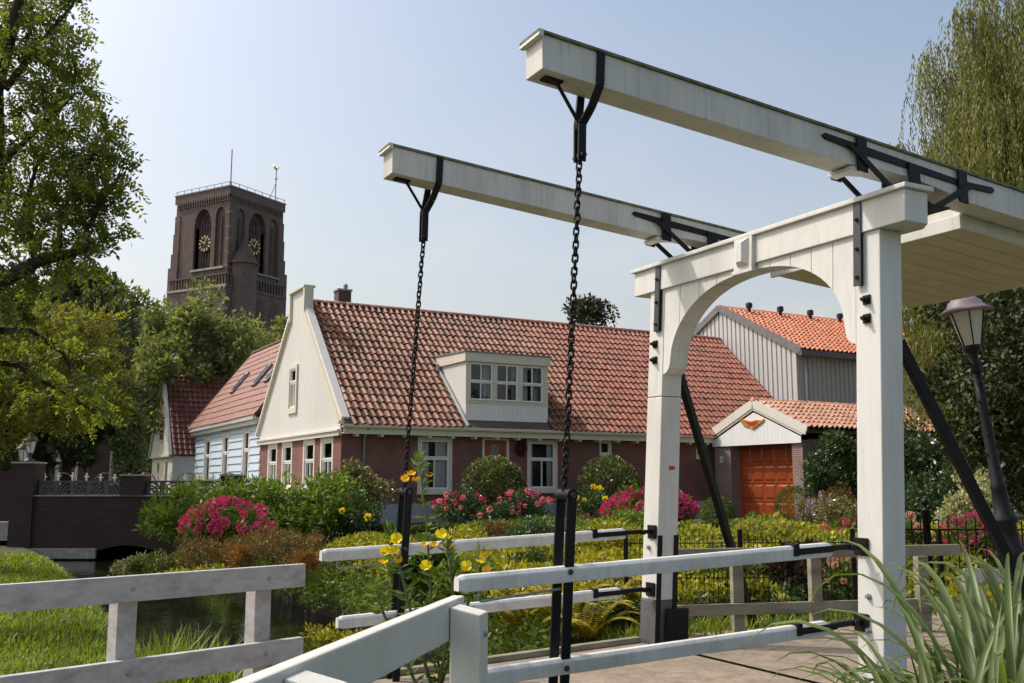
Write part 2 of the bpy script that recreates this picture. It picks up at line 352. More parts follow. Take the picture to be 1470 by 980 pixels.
def cloud(centers, radii, n, L, W, out=.6, up=.2, flat=0., droop=0.):
    """leaves round clump centres: returns (N,4,3)"""
    k = RNG.integers(0, len(centers), n); d = sphere_pts(n); r = RNG.random(n) ** .45
    rad = np.asarray(radii)[k]
    if rad.ndim == 1: rad = rad[:, None]
    P = np.asarray(centers)[k] + d * r[:, None] * rad
    D = d * out + RNG.normal(size=(n, 3)) * .6 + np.array([0, 0, up - droop])
    s = RNG.uniform(.65, 1.25, n)
    return leafv(P, D, L * s, W * s)
def ellipsoid_centers(n, c, r, inner=.55, top=0., bumps=.12):
    d = sphere_pts(n); 
    if top: d[:, 2] = d[:, 2] * (1 - top) + np.abs(d[:, 2]) * top; d = unit(d)
    q = (inner + (1 - inner) * RNG.random(n) ** .6)[:, None] * (1 + RNG.normal(size=(n, 1)) * bumps)
    return np.asarray(c) + d * q * np.asarray(r)

# ---------------------------------------------------------------- frames and ground height
BA = R(90) - 1.0766; BO = (2.53, 6.785)       # bridge axes: x along the bridge (away over the canal's right bank), y across it
bx, by = np.array([math.cos(BA), math.sin(BA)]), np.array([-math.sin(BA), math.cos(BA)])
def to_b(x, y): return (x - BO[0]) * bx[0] + (y - BO[1]) * bx[1], (x - BO[0]) * by[0] + (y - BO[1]) * by[1]
def from_b(b, c): return BO[0] + b * bx[0] + c * by[0], BO[1] + b * bx[1] + c * by[1]
HA = R(90) - 1.0569; HO = (-4.498, 26.0)      # house axes: x along the front, y into the depth
def from_h(t, g): return HO[0] + t * math.cos(HA) - g * math.sin(HA), HO[1] + t * math.sin(HA) + g * math.cos(HA)
def sst(x): x = np.clip(x, 0, 1); return x * x * (3 - 2 * x)
def zg(x, y):
    b, c = to_b(np.asarray(x, float), np.asarray(y, float))
    canal = (c > -60) & (c < 36)
    left = -1.15 + (.80 + .23 * sst((3.6 - c) / .8)) * sst((-2.72 - b) / 1.5) + .04 * np.sin(b * 1.3 + c * .7) * sst((-3.6 - b) / 2)
    far = sst((c - 3.3) / 1.2)
    right = -1.15 + 1.10 * sst((b + .32) / .22) + far * (.40 * sst((b - .2) / 5.5)) + .03 * np.sin(b * 2.1) * np.cos(c * 1.7) * far
    right = np.where(c < 3.3, np.where(b > -.1, -.03 + 0 * b, right), right)
    z = np.where(b < -1.5, left, right)
    off = sst((c - 30.5) / 1.5)
    land = .3
    z = z * (1 - off) + land * off
    dist = np.sqrt((x - 0) ** 2 + (y - 20) ** 2)
    return z
def gz1(x, y): return float(zg(np.array([x]), np.array([y]))[0])

# ground sheet in bridge axes
bb = np.concatenate([-np.geomspace(600, 9, 14), np.arange(-8.6, -4, .4), np.arange(-4, -2.4, .1), [-2.2, -1.6, -1.0, -.6], np.arange(-.4, .5, .07), np.arange(.6, 8, .3), np.geomspace(8.5, 600, 22)])
cc = np.concatenate([-np.geomspace(600, 9, 14), np.arange(-8.6, 2.8, .4), np.arange(2.9, 5, .2), np.arange(5, 40, .5), np.geomspace(41, 600, 18)])
BB, CC = np.meshgrid(bb, cc, indexing='ij'); GX, GY = from_b(BB, CC); GZ = zg(GX, GY)
nb, nc = BB.shape
gv = np.stack([GX, GY, GZ], -1).reshape(-1, 3)
gf = [(i * nc + j, (i + 1) * nc + j, (i + 1) * nc + j + 1, i * nc + j + 1) for i in range(nb - 1) for j in range(nc - 1)]
gm = bpy.data.meshes.new('ground'); gm.from_pydata(gv.tolist(), [], gf); gm.materials.append(M['ground'])
gm.polygons.foreach_set('use_smooth', [True] * len(gm.polygons))
structure(obj('ground', gm))
wv = [(*from_b(b, c), -.70) for b, c in ((-3.6, -60), (.1, -60), (.1, 31.), (-3.6, 31.))]
wm = bpy.data.meshes.new('canal_water'); wm.from_pydata(wv, [], [(0, 1, 2, 3)]); wm.materials.append(M['water'])
structure(obj('canal_water', wm))
def sheet(name, pts, z, mat):
    me = bpy.data.meshes.new(name); me.from_pydata([(*from_b(b, c), z) for b, c in pts], [], [tuple(range(len(pts)))]); me.materials.append(mat)
    return structure(obj(name, me))
sheet('path', [(-.02, -.15), (16, -.4), (16, 2.7), (-.02, 2.95)], -.012, M['path'])
sheet('approach_path', [(-10, -.6), (-3.13, -.05), (-3.13, 2.8), (-10, 2.4)], -.075, M['path'])
# timber revetment along the garden bank
rv = empty('canal_revetment', (*from_b(-.33, 2.9), 0), BA); tag(rv, 'dark timber boarding along the garden bank of the canal', 'revetment')
for i in range(16):
    MB().box(-.03, .03, i * 1.5, i * 1.5 + 1.47, -1.1, -.34).build('board', M['bark'], rv)

# ---------------------------------------------------------------- drawbridge
DB = empty('drawbridge', (*BO, 0), BA)
tag(DB, 'white wooden drawbridge with arched portal, two balance beams and black chains', 'drawbridge')
K = .0615; BF = -.086; S = .223; W = 2.741
portal = MB().box(BF, BF + S, 0, S, -.15, 3.208, K).build('portal_post', M['white'], DB, bevel=.008)
fp = MB().box(BF, BF + S, W - S, W, .372, 2.196, K).build('portal_post', M['white'], DB, bevel=.008)
MB().box(BF, BF + S, W - S + .002, W - .002, 2.202, 3.208, K).build('post_top', M['white'], fp, bevel=.006)
MB().box(BF - .004, BF + S + .004, W - S - .004, W + .004, -.15, .369, K).build('post_foot', M['greyfoot'], fp, bevel=.006)
for dx in (0, S - .042):
    MB().box(BF + dx - .004, BF + dx + .046, W - S - .012, W - S - .0005, .0, .94, K).build('foot_strap', M['iron'], fp, bevel=.003)
mb = MB().box(BF + .09, BF + .34, W - S - .05, W - S - .006, -.1, .30, K); mb.build('foot_shoe', M['iron'], fp, bevel=.02)
for z in (.66, .83):
    MB().lathe([(.022, 0), (.022, .012), (.012, .012), (.012, .03)], 8, (BF + K * z, W - S * .45, z), (-1, 0, 0)).build('bolt', M['zinc'], fp)
for z in (.42, .64):
    MB().lathe([(.022, 0), (.022, .012), (.012, .012), (.012, .03)], 8, (BF + K * z, S * .55, z), (-1, 0, 0)).build('bolt', M['zinc'], portal)
MB().prism([(-.035, -.01), (-.015, -.022), (.02, -.018), (.042, -.008), (.04, .01), (.01, .02), (-.025, .014)], lambda p, t: (BF + K * 1.545 + .13 + p[0], W - S - t, 1.545 + p[1]), .001, .003).build('paint_mark', M['red'], fp)
# lintel with chamfered back corners, mossy cap
def plan(o, fr, bk): return [(-fr, -.24 - o), (bk - .09, -.24 - o), (bk, -.13 - o), (bk, W + .13 + o), (bk - .09, W + .24 + o), (-fr, W + .24 + o)]
lin = MB().prism(plan(0, .0225, .30), lambda p, z: (BF + p[0] + K * z, p[1], z), 3.208, 3.44).build('lintel', M['white'], DB, bevel=.005)
MB().prism(plan(.03, .055, .33), lambda p, z: (BF + p[0] + K * z, p[1], z), 3.441, 3.478).build('lintel_cap', M['white'], lin, bevel=.006)
# spandrel boards under the lintel
def arch_z(c):
    u = (c - W / 2) / 1.045
    return 2.50 + .66 * math.sqrt(max(0., 1 - abs(u) ** 2.35)) if abs(u) < 1 else 2.44
edges = [S + .001, .445, .665, .889, 1.12, 1.34, 1.566, 1.783, 2.02, 2.29, W - S - .001]
for i in range(len(edges) - 1):
    a, b = edges[i] + .0035, edges[i + 1] - .0035
    n = 14; low = []
    for j in range(n + 1):
        c = a + (b - a) * j / n; low.append((c, arch_z(c)))
    if i == 0: low = [(a, 2.40), (a + .05, 2.415), (a + .085, 2.455), (a + .098, 2.50)] + [q for q in low if q[0] > .335]
    if i == len(edges) - 2: low = [q for q in low if q[0] < W - .335] + [(b - .098, 2.50), (b - .085, 2.455), (b - .05, 2.415), (b, 2.40)]
    poly = low + [(b, 3.207), (a, 3.207)]
    MB().prism(poly, lambda p, t: (BF + t + K * p[1], p[0], p[1]), .004, .205).build('spandrel_board', M['white'], DB)
# keystone
ks = MB().prism([(1.27, 3.17), (1.49, 3.17), (1.49, 3.44), (1.27, 3.44)], lambda p, t: (BF - .0225 + t + K * p[1], p[0], p[1]), -.035, .01).build('keystone', M['white'], DB, bevel=.004)
kc = [(1.305, 3.20), (1.445, 3.20), (1.46, 3.29), (1.38, 3.43), (1.305, 3.43)]
mb = MB(); o = [(BF - .0585 + K * z, c, z) for c, z in kc]; i_ = [(BF - .105 + K * (3.3 + (z - 3.3) * .5), 1.38 + (c - 1.38) * .45, 3.3 + (z - 3.3) * .7) for c, z in kc]
mb.add(o + i_, [(0, 1, 2, 3, 4), (9, 8, 7, 6, 5)] + [(j, (j + 1) % 5, 5 + (j + 1) % 5, 5 + j) for j in range(5)]).build('keystone_boss', M['white'], ks)
MB().box(BF - .068, BF - .02, 1.255, 1.505, 3.135, 3.168, K).build('keystone_ledge', M['white'], ks, bevel=.003)
# iron straps and bolts on the portal front
for c0, c1 in ((.143, .213), (2.556, 2.63)):
    st = MB().box(BF - .036, BF - .024, c0, c1, 2.815, 3.437, K).build('iron_strap', M['ironbl'], DB, bevel=.003)
    MB().box(BF - .024, BF + .002, c0 + (.008 if c0 < 1 else -.004), c1 + (.02 if c0 > 1 else -.03) - .01, 2.815, 3.206, K).build('strap_packer', M['iron'], st)
    for z in (2.88, 3.09, 3.31):
        MB().lathe([(.016, 0), (.016, .01), (.009, .02), (.009, .026)], 8, (BF - .036 + K * z, (c0 + c1) / 2, z), (-1, 0, 0)).build('bolt', M['ironbl'], st)
for c, zz in ((.117, (2.705, 2.568)), (2.635, (2.698, 2.546))):
    for z in zz:
        bl = MB().box(BF - .014, BF - .0005, c - .032, c + .032, z - .034, z + .034, K).build('bolt_plate', M['iron'], DB, bevel=.003)
        MB().lathe([(.026, 0), (.026, .022), (.014, .022), (.014, .05)], 6, (BF - .012 + K * z, c, z), (-1, 0, 0)).build('nut', M['iron'], bl)
# back braces
for c0, c1 in ((.1, -.27), (W - .1, W + .27)):
    MB().bar((.36, c0, 2.42), (1.52, c1, -.06), .06, .075).build('brace', M['iron'], DB, bevel=.004)

# balance beams
MBS = -.0756
def bz(b, z0): return z0 + MBS * b
for idx, c0, b0 in ((0, .1195, -2.60), (1, 2.454, -2.655)):
    c1 = c0 + .206; cm = (c0 + c1) / 2; t0, t1 = 3.696, 3.917
    poly = [(b0, t0), (.04, t0), (.06, t0 - .012), (.30, t0 + .035), (.62, t0 + .045), (1.0, t0 + .02), (1.16, t0 - .012), (1.2, t0 - .012), (3.5, t0 - .012), (3.5, t1), (b0, t1)]
    beam = MB().prism(poly, lambda p, t: (p[0], t, bz(p[0], p[1])), c0, c1).build('balance_beam', M['beam'], DB, bevel=.004)
    cp_ = MB()
    cp_.box(b0 - .035, 3.52, c0 - .018, c1 + .018, t1 + .001, t1 + .019, 0, MBS); cp_.build('beam_cap', M['moss'], beam)
    MB().prism([(b0 - .037, t1 - .022), (b0 - .001, t1 - .022), (b0 - .001, t1 + .021), (b0 - .03, t1 + .021)], lambda p, t: (p[0], t, bz(p[0], p[1])), c0 - .02, c1 + .02).build('cap_end', M['white'], beam)
    MB().box(-.02, .062, c0 - .01, c1 + .01, t0 - .038, t0 - .013, 0, MBS).build('bearing_block', M['beam'], beam)
    # iron work over the portal on both faces of the beam
    for sgn, cf in ((-1, c0), (1, c1)):
        def yy(p, t): return (p[0], cf + sgn * t, bz(p[0], p[1]))
        MB().prism([(-.30, t0 + .150), (-.27, t0 + .172), (.08, t0 + .168), (1.2, t0 + .145), (1.55, t0 + .172), (1.58, t0 + .150), (1.55, t0 + .122), (1.2, t0 + .100), (.08, t0 + .105), (-.05, t0 + .115), (-.27, t0 + .128)], yy, .0005, .016).build('side_bar', M['iron'], beam, bevel=.002)
        MB().prism([(.03, t0 - .04), (.13, t0 - .04), (.13, t1), (.03, t1)], yy, .0165, .032).build('clamp', M['iron'], beam, bevel=.003)
        MB().prism([(1.13, t0 - .04), (1.23, t0 - .04), (1.23, t1), (1.13, t1)], yy, .0165, .032).build('clamp', M['iron'], beam, bevel=.003)
        MB().prism([(-.09, t0 + .13), (.0, t0 + .13), (.56, t0 - .205), (.47, t0 - .205)], yy, .0325, .046).build('strut', M['iron'], beam, bevel=.002)
        MB().prism([(1.33, t0 + .13), (1.24, t0 + .13), (.70, t0 - .205), (.79, t0 - .205)], yy, .0325, .046).build('strut', M['iron'], beam, bevel=.002)
        MB().prism([(.57, t0 - .21), (.69, t0 - .21), (.69, t0 + .145), (.57, t0 + .145)], yy, .0165, .031).build('pivot_plate', M['iron'], beam, bevel=.002)
    MB().box(.36, .98, c0 - .05, c1 + .05, 3.482, 3.50).build('pivot_base', M['iron'], beam, bevel=.004)
    # hanger at the beam's free end
    sb = b0 + .36
    for sgn, cf in ((-1, c0), (1, c1)):
        hg = MB()
        L = [(sb + .06, cf + sgn * .011, bz(sb, t1)), (sb + .05, cf + sgn * .011, bz(sb, t0)), (sb + .01, cm + sgn * .072, bz(sb, t0) - .14), (sb - .03, cm + sgn * .026, bz(sb, t0) - .24), (sb - .035, cm + sgn * .024, 3.385)]
        for p, q in zip(L[:-1], L[1:]): hg.bar(p, q, .016, .055, up=(1, 0, 0))
        hg.build('hanger_strap', M['iron'], beam, bevel=.002)
    MB().tube([(b0 + .13, cm, bz(b0, t0) - .004), (b0 + .16, cm, bz(b0, t0) - .02), (sb - .05, cm, bz(sb, t0) - .21), (sb - .05, cm, bz(sb, t0) - .27)], .012, 8).build('hanger_rod', M['iron'], beam)
    MB().box(b0 + .06, b0 + .19, cm - .035, cm + .035, t0 - .014, t0 - .001, 0, MBS).build('rod_plate', M['iron'], beam)
    MB().lathe([(.02, -.055), (.02, .055)], 8, (sb - .035, cm, 3.42), (0, 1, 0)).build('clevis_pin', M['iron'], beam)
    # chain, links alternate by a quarter turn
    ch = empty('lifting_chain', (0, 0, 0)); ch.parent = DB
    top = Vector((sb - .035, cm, 3.40)); bot = Vector((-2.405 - (.06 if idx else 0), cm, 1.375)); L = (bot - top).length; pitch = .0415; n = int(L / pitch) + 1
    lk = MB(); pts = []
    for j in range(14):
        a = 2 * math.pi * j / 14; x, z = .0165 * math.cos(a), .0165 * math.sin(a)
        z += .0125 if z > 0 else -.0125
        pts.append((x, 0, z))
    NP = 6; P = []
    for j, p in enumerate(pts):
        p0 = Vector(pts[j - 1]); p1 = Vector(pts[(j + 1) % 14]); d = (p1 - p0).normalized(); r = d.cross(Vector((0, 1, 0))); u = Vector((0, 1, 0))
        for q in range(NP):
            a = 2 * math.pi * q / NP; P.append(Vector(p) + (r * math.cos(a) + u * math.sin(a)) * .0068)
    F = [(j * NP + q, j * NP + (q + 1) % NP, ((j + 1) % 14) * NP + (q + 1) % NP, ((j + 1) % 14) * NP + q) for j in range(14) for q in range(NP)]
    lm = lk.add(P, F).mesh('chain_link', M['iron'], True)
    qd = Vector((0, 0, 1)).rotation_difference((top - bot).normalized()).to_matrix().to_4x4()
    for j in range(n):
        sag = Vector((random.uniform(-.0025, .0025), random.uniform(-.0025, .0025), 0))
        obj('chain_link', lm, ch, Matrix.Translation(top + (bot - top) * (j / (n - 1)) + sag) @ qd @ Matrix.Rotation(R(38 + (90 if j % 2 else 0) + random.uniform(-10, 10)), 4, 'Z'))
    # lifting bars that hold the railing
    x0 = bot.x + .012; bl0 = -2.475 - (.06 if idx else 0)
    for sgn in (-1, 1):
        lb = MB(); prof = [(x0 - .032, 1.31), (x0 - .018, 1.355), (x0 + .018, 1.355), (x0 + .032, 1.31), (bl0 + .028, -.13), (bl0 - .028, -.13)]
        lb.prism(prof, lambda p, t: (p[0], cm + t, p[1]), sgn * .062 - .008, sgn * .062 + .008).build('lifting_bar', M['iron'], DB, bevel=.003)
    MB().lathe([(.036, -.075), (.036, .075)], 14, (x0, cm, 1.335), (0, 1, 0)).build('bar_roller', M['iron'], DB)
    for z in (1.335, .90 - (0), .37):
        xx = x0 + (bl0 - x0) * (1.335 - z) / 1.45
        MB().lathe([(.018, -.088), (.018, .088)], 6, (xx, cm, z), (0, 1, 0)).build('bar_bolt', M['ironbl'], DB)
# counterweight between the beams, boarded underneath
cw = MB().box(1.45, 3.40, .335, 2.445, 3.585, 4.0, 0, MBS).build('counterweight', M['beam'], DB)
for i in range(9):
    a = .332 + i * .2352
    MB().box(1.43, 3.42, a, a + .226, 3.562, 3.583, 0, MBS).build('soffit_board', M['soffit'], cw)
MB().box(1.395, 1.428, .30, 2.48, 3.545, 3.66, 0, MBS).build('front_board', M['white'], cw, bevel=.004)
# railings of the leaf
RM = .036
for c0 in (.1416, 2.535 + .02):
    for z0, z1, ba, bb_ in ((.929, 1.021, -3.12, -.34), (.424, .514, -2.98, -.40)):
        prof = [(c0, z0), (c0 + .075, z0), (c0 + .075, z1 - .022), (c0 + .058, z1), (c0 + .017, z1), (c0, z1 - .022)]
        rl = MB(); stn = [(ba, .72), (ba + .035, 1.)] + [(ba + .035 + (bb_ - .03 - ba - .035) * j / 6, 1.) for j in range(1, 7)] + [(bb_, .8)]
        V = []
        for (b, s) in stn:
            for (y, z) in prof: V.append((b, c0 + .0375 + (y - c0 - .0375) * s, (z0 + z1) / 2 + (z - (z0 + z1) / 2) * s + RM * b))
        n = 6; F = [(i * n + j, i * n + (j + 1) % n, (i + 1) * n + (j + 1) % n, (i + 1) * n + j) for i in range(len(stn) - 1) for j in range(n)] + [tuple(range(n)), tuple(range((len(stn) - 1) * n, len(stn) * n))]
        rail = rl.add(V, F).build('handrail', M['rail'], DB, bevel=.005)
        zc = (z0 + z1) / 2
        s1 = MB()
        s1.box(-.66, -.34, c0 - .010, c0 - .0005, zc - .014, zc + .026, 0, RM); s1.box(-.66, -.34, c0 + .0755, c0 + .085, zc - .014, zc + .026, 0, RM)
        s1.box(-.70, -.655, c0 - .011, c0 + .086, z1 + .0005, z1 + .011, 0, RM); s1.box(-.70, -.655, c0 - .011, c0 - .0005, zc - .02, z1, 0, RM)
        s1.build('hinge_strap', M['iron'], rail)
        MB().box(-.335, -.155, c0 + .015, c0 + .06, zc - .012, zc + .024, 0, RM).build('hinge_bar', M['iron'], rail, bevel=.004)
        MB().lathe([(.022, -.035), (.022, .035)], 10, (-.145, c0 + .0375, zc - .005), (0, 1, 0)).build('hinge_knuckle', M['iron'], rail)
        MB().box(-.125, BF + K * zc - .001, c0 + .02, c0 + .05, zc - .02, zc + .015).build('hinge_pin', M['iron'], rail)
        MB().box(BF + K * zc - .02, BF + K * zc - .0005, c0 - .022, c0 + .098, zc - .065, zc + .055).build('hinge_plate', M['iron'], rail, bevel=.003)
        if z0 > .6:
            MB().tube([(ba + .13, c0 + .037, z0 + RM * ba), (ba + .13, c0 + .037, z0 - .045 + RM * ba), (ba + .15, c0 + .037, z0 - .055 + RM * ba), (-2.46, c0 + .037, z0 - .035 + RM * -2.46)], .007, 6).build('stay_rod', M['zinc'], rail)
# deck leaf: planks with a sandy wearing course
leaf = MB().box(-3.1, -.12, .06, W - .06, -.16, -.045, 0, RM).build('deck_frame', M['oldwood'], DB)
for i in range(16):
    a = -3.1 + i * .186
    MB().box(a, a + .183, -.02, W + .02, -.044, .002, 0, RM).build('deck_plank', M['path'], leaf)
for c in (.0, W - .08):
    MB().box(-3.1, -.13, c, c + .08, .003, .05, 0, RM).build('kerb_beam', M['oldwood'], leaf, bevel=.006)

# ---------------------------------------------------------------- fences by the bridge
def wbar(mb, a, b, w, h): return mb.bar(a, b, w, h)
def post(name, x, y, z0, z1, w, mat, parent, rz=0., slant=0.):
    ca, sa = math.cos(rz), math.sin(rz); mb = MB(); h = w / 2
    V = [(x + ca * u - sa * v, y + sa * u + ca * v, z0) for u, v in ((-h, -h), (h, -h), (h, h), (-h, h))] + [(x + ca * u - sa * v, y + sa * u + ca * v, z1 - slant * (u + h)) for u, v in ((-h, -h), (h, -h), (h, h), (-h, h))]
    return mb.add(V, [(0, 3, 2, 1), (4, 5, 6, 7), (0, 1, 5, 4), (1, 2, 6, 5), (2, 3, 7, 6), (3, 0, 4, 7)]).build(name, mat, parent, bevel=.005)
# fence in front, running towards the photographer
f1 = empty('white_fence', (0, 0, 0)); tag(f1, 'white painted rail fence with slanted post tops closest to the camera, running under the frame', 'fence')
hd = R(12.8); fd = Vector((math.sin(hd), math.cos(hd), 0)); fn = Vector((math.cos(hd), -math.sin(hd), 0))
P0 = Vector((-.205, 3.70, 0)); 
def fpt(s, o, z): q = P0 - fd * s + fn * o; return (q.x, q.y, z)
MB().bar(fpt(-.03, 0, .925), fpt(2.6, 0, .925), .05, .135).build('rail', M['white_clean'], f1, bevel=.007)
MB().bar(fpt(-.03, 0, .45), fpt(2.6, 0, .45), .05, .135).build('rail', M['white_clean'], f1, bevel=.007)
for s in (.12, 1.42):
    q = P0 - fd * s + fn * .083
    ps = post('post', q.x, q.y, -.2, .975, .11, M['white_clean'], f1, -hd, .22)
    for z in (.88, .45):
        MB().lathe([(.011, 0), (.011, .008), (.006, .008), (.006, .014)], 8, (q.x + fn.x * .055, q.y + fn.y * .055, z), (fn.x, fn.y, 0)).build('bolt', M['zinc'], ps)
# weathered fence on the far side of the approach
f2 = empty('weathered_fence', (0, 0, 0)); tag(f2, 'weathered grey-white rail fence in front of the grassy canal bank', 'fence')
A = Vector((-1.475, 7.12, 0)); Bv = Vector((-4.3, 4.17, 0)); d2 = (Bv - A).normalized(); n2 = Vector((-d2.y, d2.x, 0))
if n2.y > 0: n2 = -n2
def gpt(s, o, z): q = A + d2 * s + n2 * o; return (q.x, q.y, z)
for z in (.762, .26):
    MB().bar(gpt(-.0, 0, z), gpt(3.9, 0, z), .055, .158).build('rail', M['worn'], f2, bevel=.006)
for s in (.30, 1.26, 2.7):
    q = A + d2 * s - n2 * .093
    ps = post('post', q.x, q.y, -.6, .82, .125, M['worn'], f2, math.atan2(d2.y, d2.x))
    for z in (.762, .26):
        w = A + d2 * (s + .0) + n2 * .028
        MB().lathe([(.016, 0), (.016, .004), (.009, .012)], 8, (w.x, w.y, z), (n2.x, n2.y, 0)).build('bolt', M['zinc'], ps)
# grey fence of the garden path beyond the portal
f3 = empty('old_wood_fence', (0, 0, 0)); tag(f3, 'grey mossy wooden rail fence behind the arched portal', 'fence')
for z, y1 in ((.735, 9.75), (.215, 9.9)):
    MB().bar((1.42, 9.50, z), (4.35, y1, z + .03), .045, .105).build('rail', M['oldwood'], f3, bevel=.005)
for x in (1.50, 2.16, 2.93, 4.0):
    post('post', x, 9.63 + .08 * (x - 1.5), -.1, .70, .105, M['oldwood'], f3, R(5))
f4 = empty('grey_handrail_fence', (0, 0, 0)); tag(f4, 'grey rail fence half hidden by reeds under the lamp post', 'fence')
for z in (.64, .2):
    MB().bar((3.78, 8.42, z), (6.2, 8.0, z), .05, .115).build('rail', M['worn'], f4, bevel=.006)
for x, y in ((3.86, 8.48), (5.2, 8.24)):
    post('post', x, y, -.1, .66, .11, M['worn'], f4, R(-8))
# thin wire-bar fence and black iron garden fence
f5 = empty('wire_bar_fence', (0, 0, 0)); tag(f5, 'low black wire fence with close thin uprights before the hosta bed', 'fence')
a5, b5 = Vector((1.2, 10.55, 0)), Vector((4.6, 10.75, 0)); mbw = MB(); nbar = 70
for i in range(nbar + 1):
    p = a5.lerp(b5, i / nbar); mbw.bar((p.x, p.y, .0), (p.x, p.y, .86), .0052)
mbw.build('uprights', M['iron'], f5, kind='stuff')
for z in (.12, .42, .78): MB().bar((a5.x, a5.y - .008, z), (b5.x, b5.y - .008, z), .01).build('cross_wire', M['iron'], f5)
for t in (0., .36, .72, 1.):
    p = a5.lerp(b5, t); MB().box(p.x - .022, p.x + .022, p.y + .006, p.y + .05, -.1, .92).build('post', M['iron'], f5)
f6 = empty('iron_garden_fence', (0, 0, 0)); tag(f6, 'black iron bar fence with ball-topped posts in front of pink hydrangeas', 'fence')
a6, b6 = Vector((4.45, 12.9, 0)), Vector((8.3, 12.6, 0)); n6 = 34
for z in (.1, .82): MB().bar((a6.x, a6.y, z), (b6.x, b6.y, z), .02).build('rail', M['iron'], f6)
for i in range(n6 + 1):
    p = a6.lerp(b6, i / n6)
    q = MB().bar((p.x, p.y - .018, .0), (p.x, p.y - .018, .93), .014); q.bar((p.x, p.y - .018, .93), (p.x, p.y - .018, 1.0), .006); q.build('bar', M['iron'], f6)
for t in (.23, .62, 1.):
    p = a6.lerp(b6, t)
    MB().lathe([(.045, -.1), (.045, 1.04), (.055, 1.05), (.055, 1.08), (.02, 1.09), (.02, 1.12), (.042, 1.14), (.05, 1.17), (.042, 1.2), (.01, 1.22)], 12, (p.x, p.y + .03, 0)).build('post', M['iron'], f6, True)

# ---------------------------------------------------------------- leaning lamp post
lp = empty('lamp_post', (5.30, 10.5, 0)); tag(lp, 'leaning dark iron lamp post with a hooded glass lantern, beside the weeping willow', 'lamp post')
ax = Vector((-.40, 0, 3.40)).normalized(); qz = Vector((0, 0, 1)).rotation_difference(ax)
M['lampiron'] = plain('dark_purple_iron', (.012, .010, .013), .55, 0, .3, 20, .3); M['lampiron'].node_tree.nodes['Principled BSDF'].inputs['Specular IOR Level'].default_value = .3
M['lamphood'] = plain('faded_purple_hood', (.22, .16, .18), .5, 0, .2, 6)
M['lampglass'] = plain('frosted_lamp_glass', (.62, .60, .54), .25, 0, .1, 3, 0)
MB().lathe([(.15, -.3), (.15, .28), (.13, .32), (.13, .62), (.165, .66), (.165, .70), (.12, .76), (.105, .98), (.135, 1.02), (.135, 1.05), (.088, 1.10), (.074, 1.35), (.085, 1.38), (.062, 1.42), (.053, 2.2), (.043, 2.62)], 18, (0, 0, 0), ax).build('column', M['lampiron'], lp, True)
mbf = MB()
for i in range(16):
    a = i * 2.4; z = 1.45 + i * .07; r = .064
    mbf.lathe([(.004, -.02), (.016, 0), (.004, .02)], 5, qz @ Vector((r * math.cos(a), r * math.sin(a), z)), ax)
mbf.build('cast_ornament', M['lampiron'], lp, kind='stuff')
MB().lathe([(.05, 2.60), (.065, 2.62), (.05, 2.65), (.065, 2.68), (.045, 2.71), (.04, 2.80), (.07, 2.84), (.085, 2.87), (.085, 2.89)], 14, (0, 0, 0), ax).build('lantern_neck', M['lampiron'], lp, True)
MB().bar(qz @ Vector((-.17, 0, 2.70)), qz @ Vector((.17, 0, 2.70)), .018).build('ladder_bar', M['lampiron'], lp)
hexp = [(math.cos(R(60 * i + 15)), math.sin(R(60 * i + 15))) for i in range(6)]
def ring(r, z): return [qz @ Vector((r * c, r * s, z)) for c, s in hexp]
mbg = MB(); mbg.add(ring(.098, 2.90) + ring(.185, 3.27), [(i, (i + 1) % 6, 6 + (i + 1) % 6, 6 + i) for i in range(6)] + [tuple(range(5, -1, -1)), tuple(range(6, 12))])
lg = mbg.build('lantern_glass', M['lampglass'], lp)
for a, b in zip(ring(.10, 2.89), ring(.19, 3.28)): MB().bar(a, b, .012).build('glazing_rib', M['lampiron'], lg)
MB().lathe([(.27, 3.262), (.275, 3.27), (.22, 3.305), (.19, 3.33), (.165, 3.375), (.12, 3.415), (.05, 3.43), (.03, 3.435), (.03, 3.45), (.018, 3.46), (.028, 3.475), (.008, 3.50)], 20, (0, 0, 0), ax).build('lantern_hood', M['lamphood'], lp, True)

# ---------------------------------------------------------------- tiled roofs
def pantile(w, L, h=.06, th=.018, lift=.052):
    """one S-shaped clay tile: x across, y up the slope, z out of the roof"""
    xs = np.array([0, .07, .16, .27, .38, .5, .6, .7, .84, 1.]); n = len(xs)
    prof = h * np.where(xs < .62, np.sin(np.pi * np.clip(xs / .62, 0, 1)) ** .8, -.22 * np.sin(np.pi * np.clip((xs - .62) / .38, 0, 1)))
    V = []
    for (y, dz) in ((0., lift), (L * .5, lift * .5), (L * 1.12, .0)):
        for x, z in zip(xs, prof):
            yy = y - (.05 * max(0., math.sin(math.pi * min(x / .62, 1))) if y == 0 else 0)
            V.append((x * w * 1.05, yy, z * (1. if y == 0 else .96) + dz))
    F = [(i * n + j, i * n + j + 1, (i + 1) * n + j + 1, (i + 1) * n + j) for i in range(2) for j in range(n - 1)]
    for j in range(n):                      # front edge thickness, its own vertices so that the nose stays crisp
        V.append(V[j])
    for j in range(n):
        x, y, z = V[j]; V.append((x, y + .006, z - th - lift * .55))
    F += [(4 * n + j, 4 * n + j + 1, 3 * n + j + 1, 3 * n + j) for j in range(n - 1)]
    return V, F
def roof_frame(o, u, v):
    u = Vector(u).normalized(); v = Vector(v).normalized(); w = u.cross(v)
    return Matrix(((u.x, v.x, w.x, o[0]), (u.y, v.y, w.y, o[1]), (u.z, v.z, w.z, o[2]), (0, 0, 0, 1)))
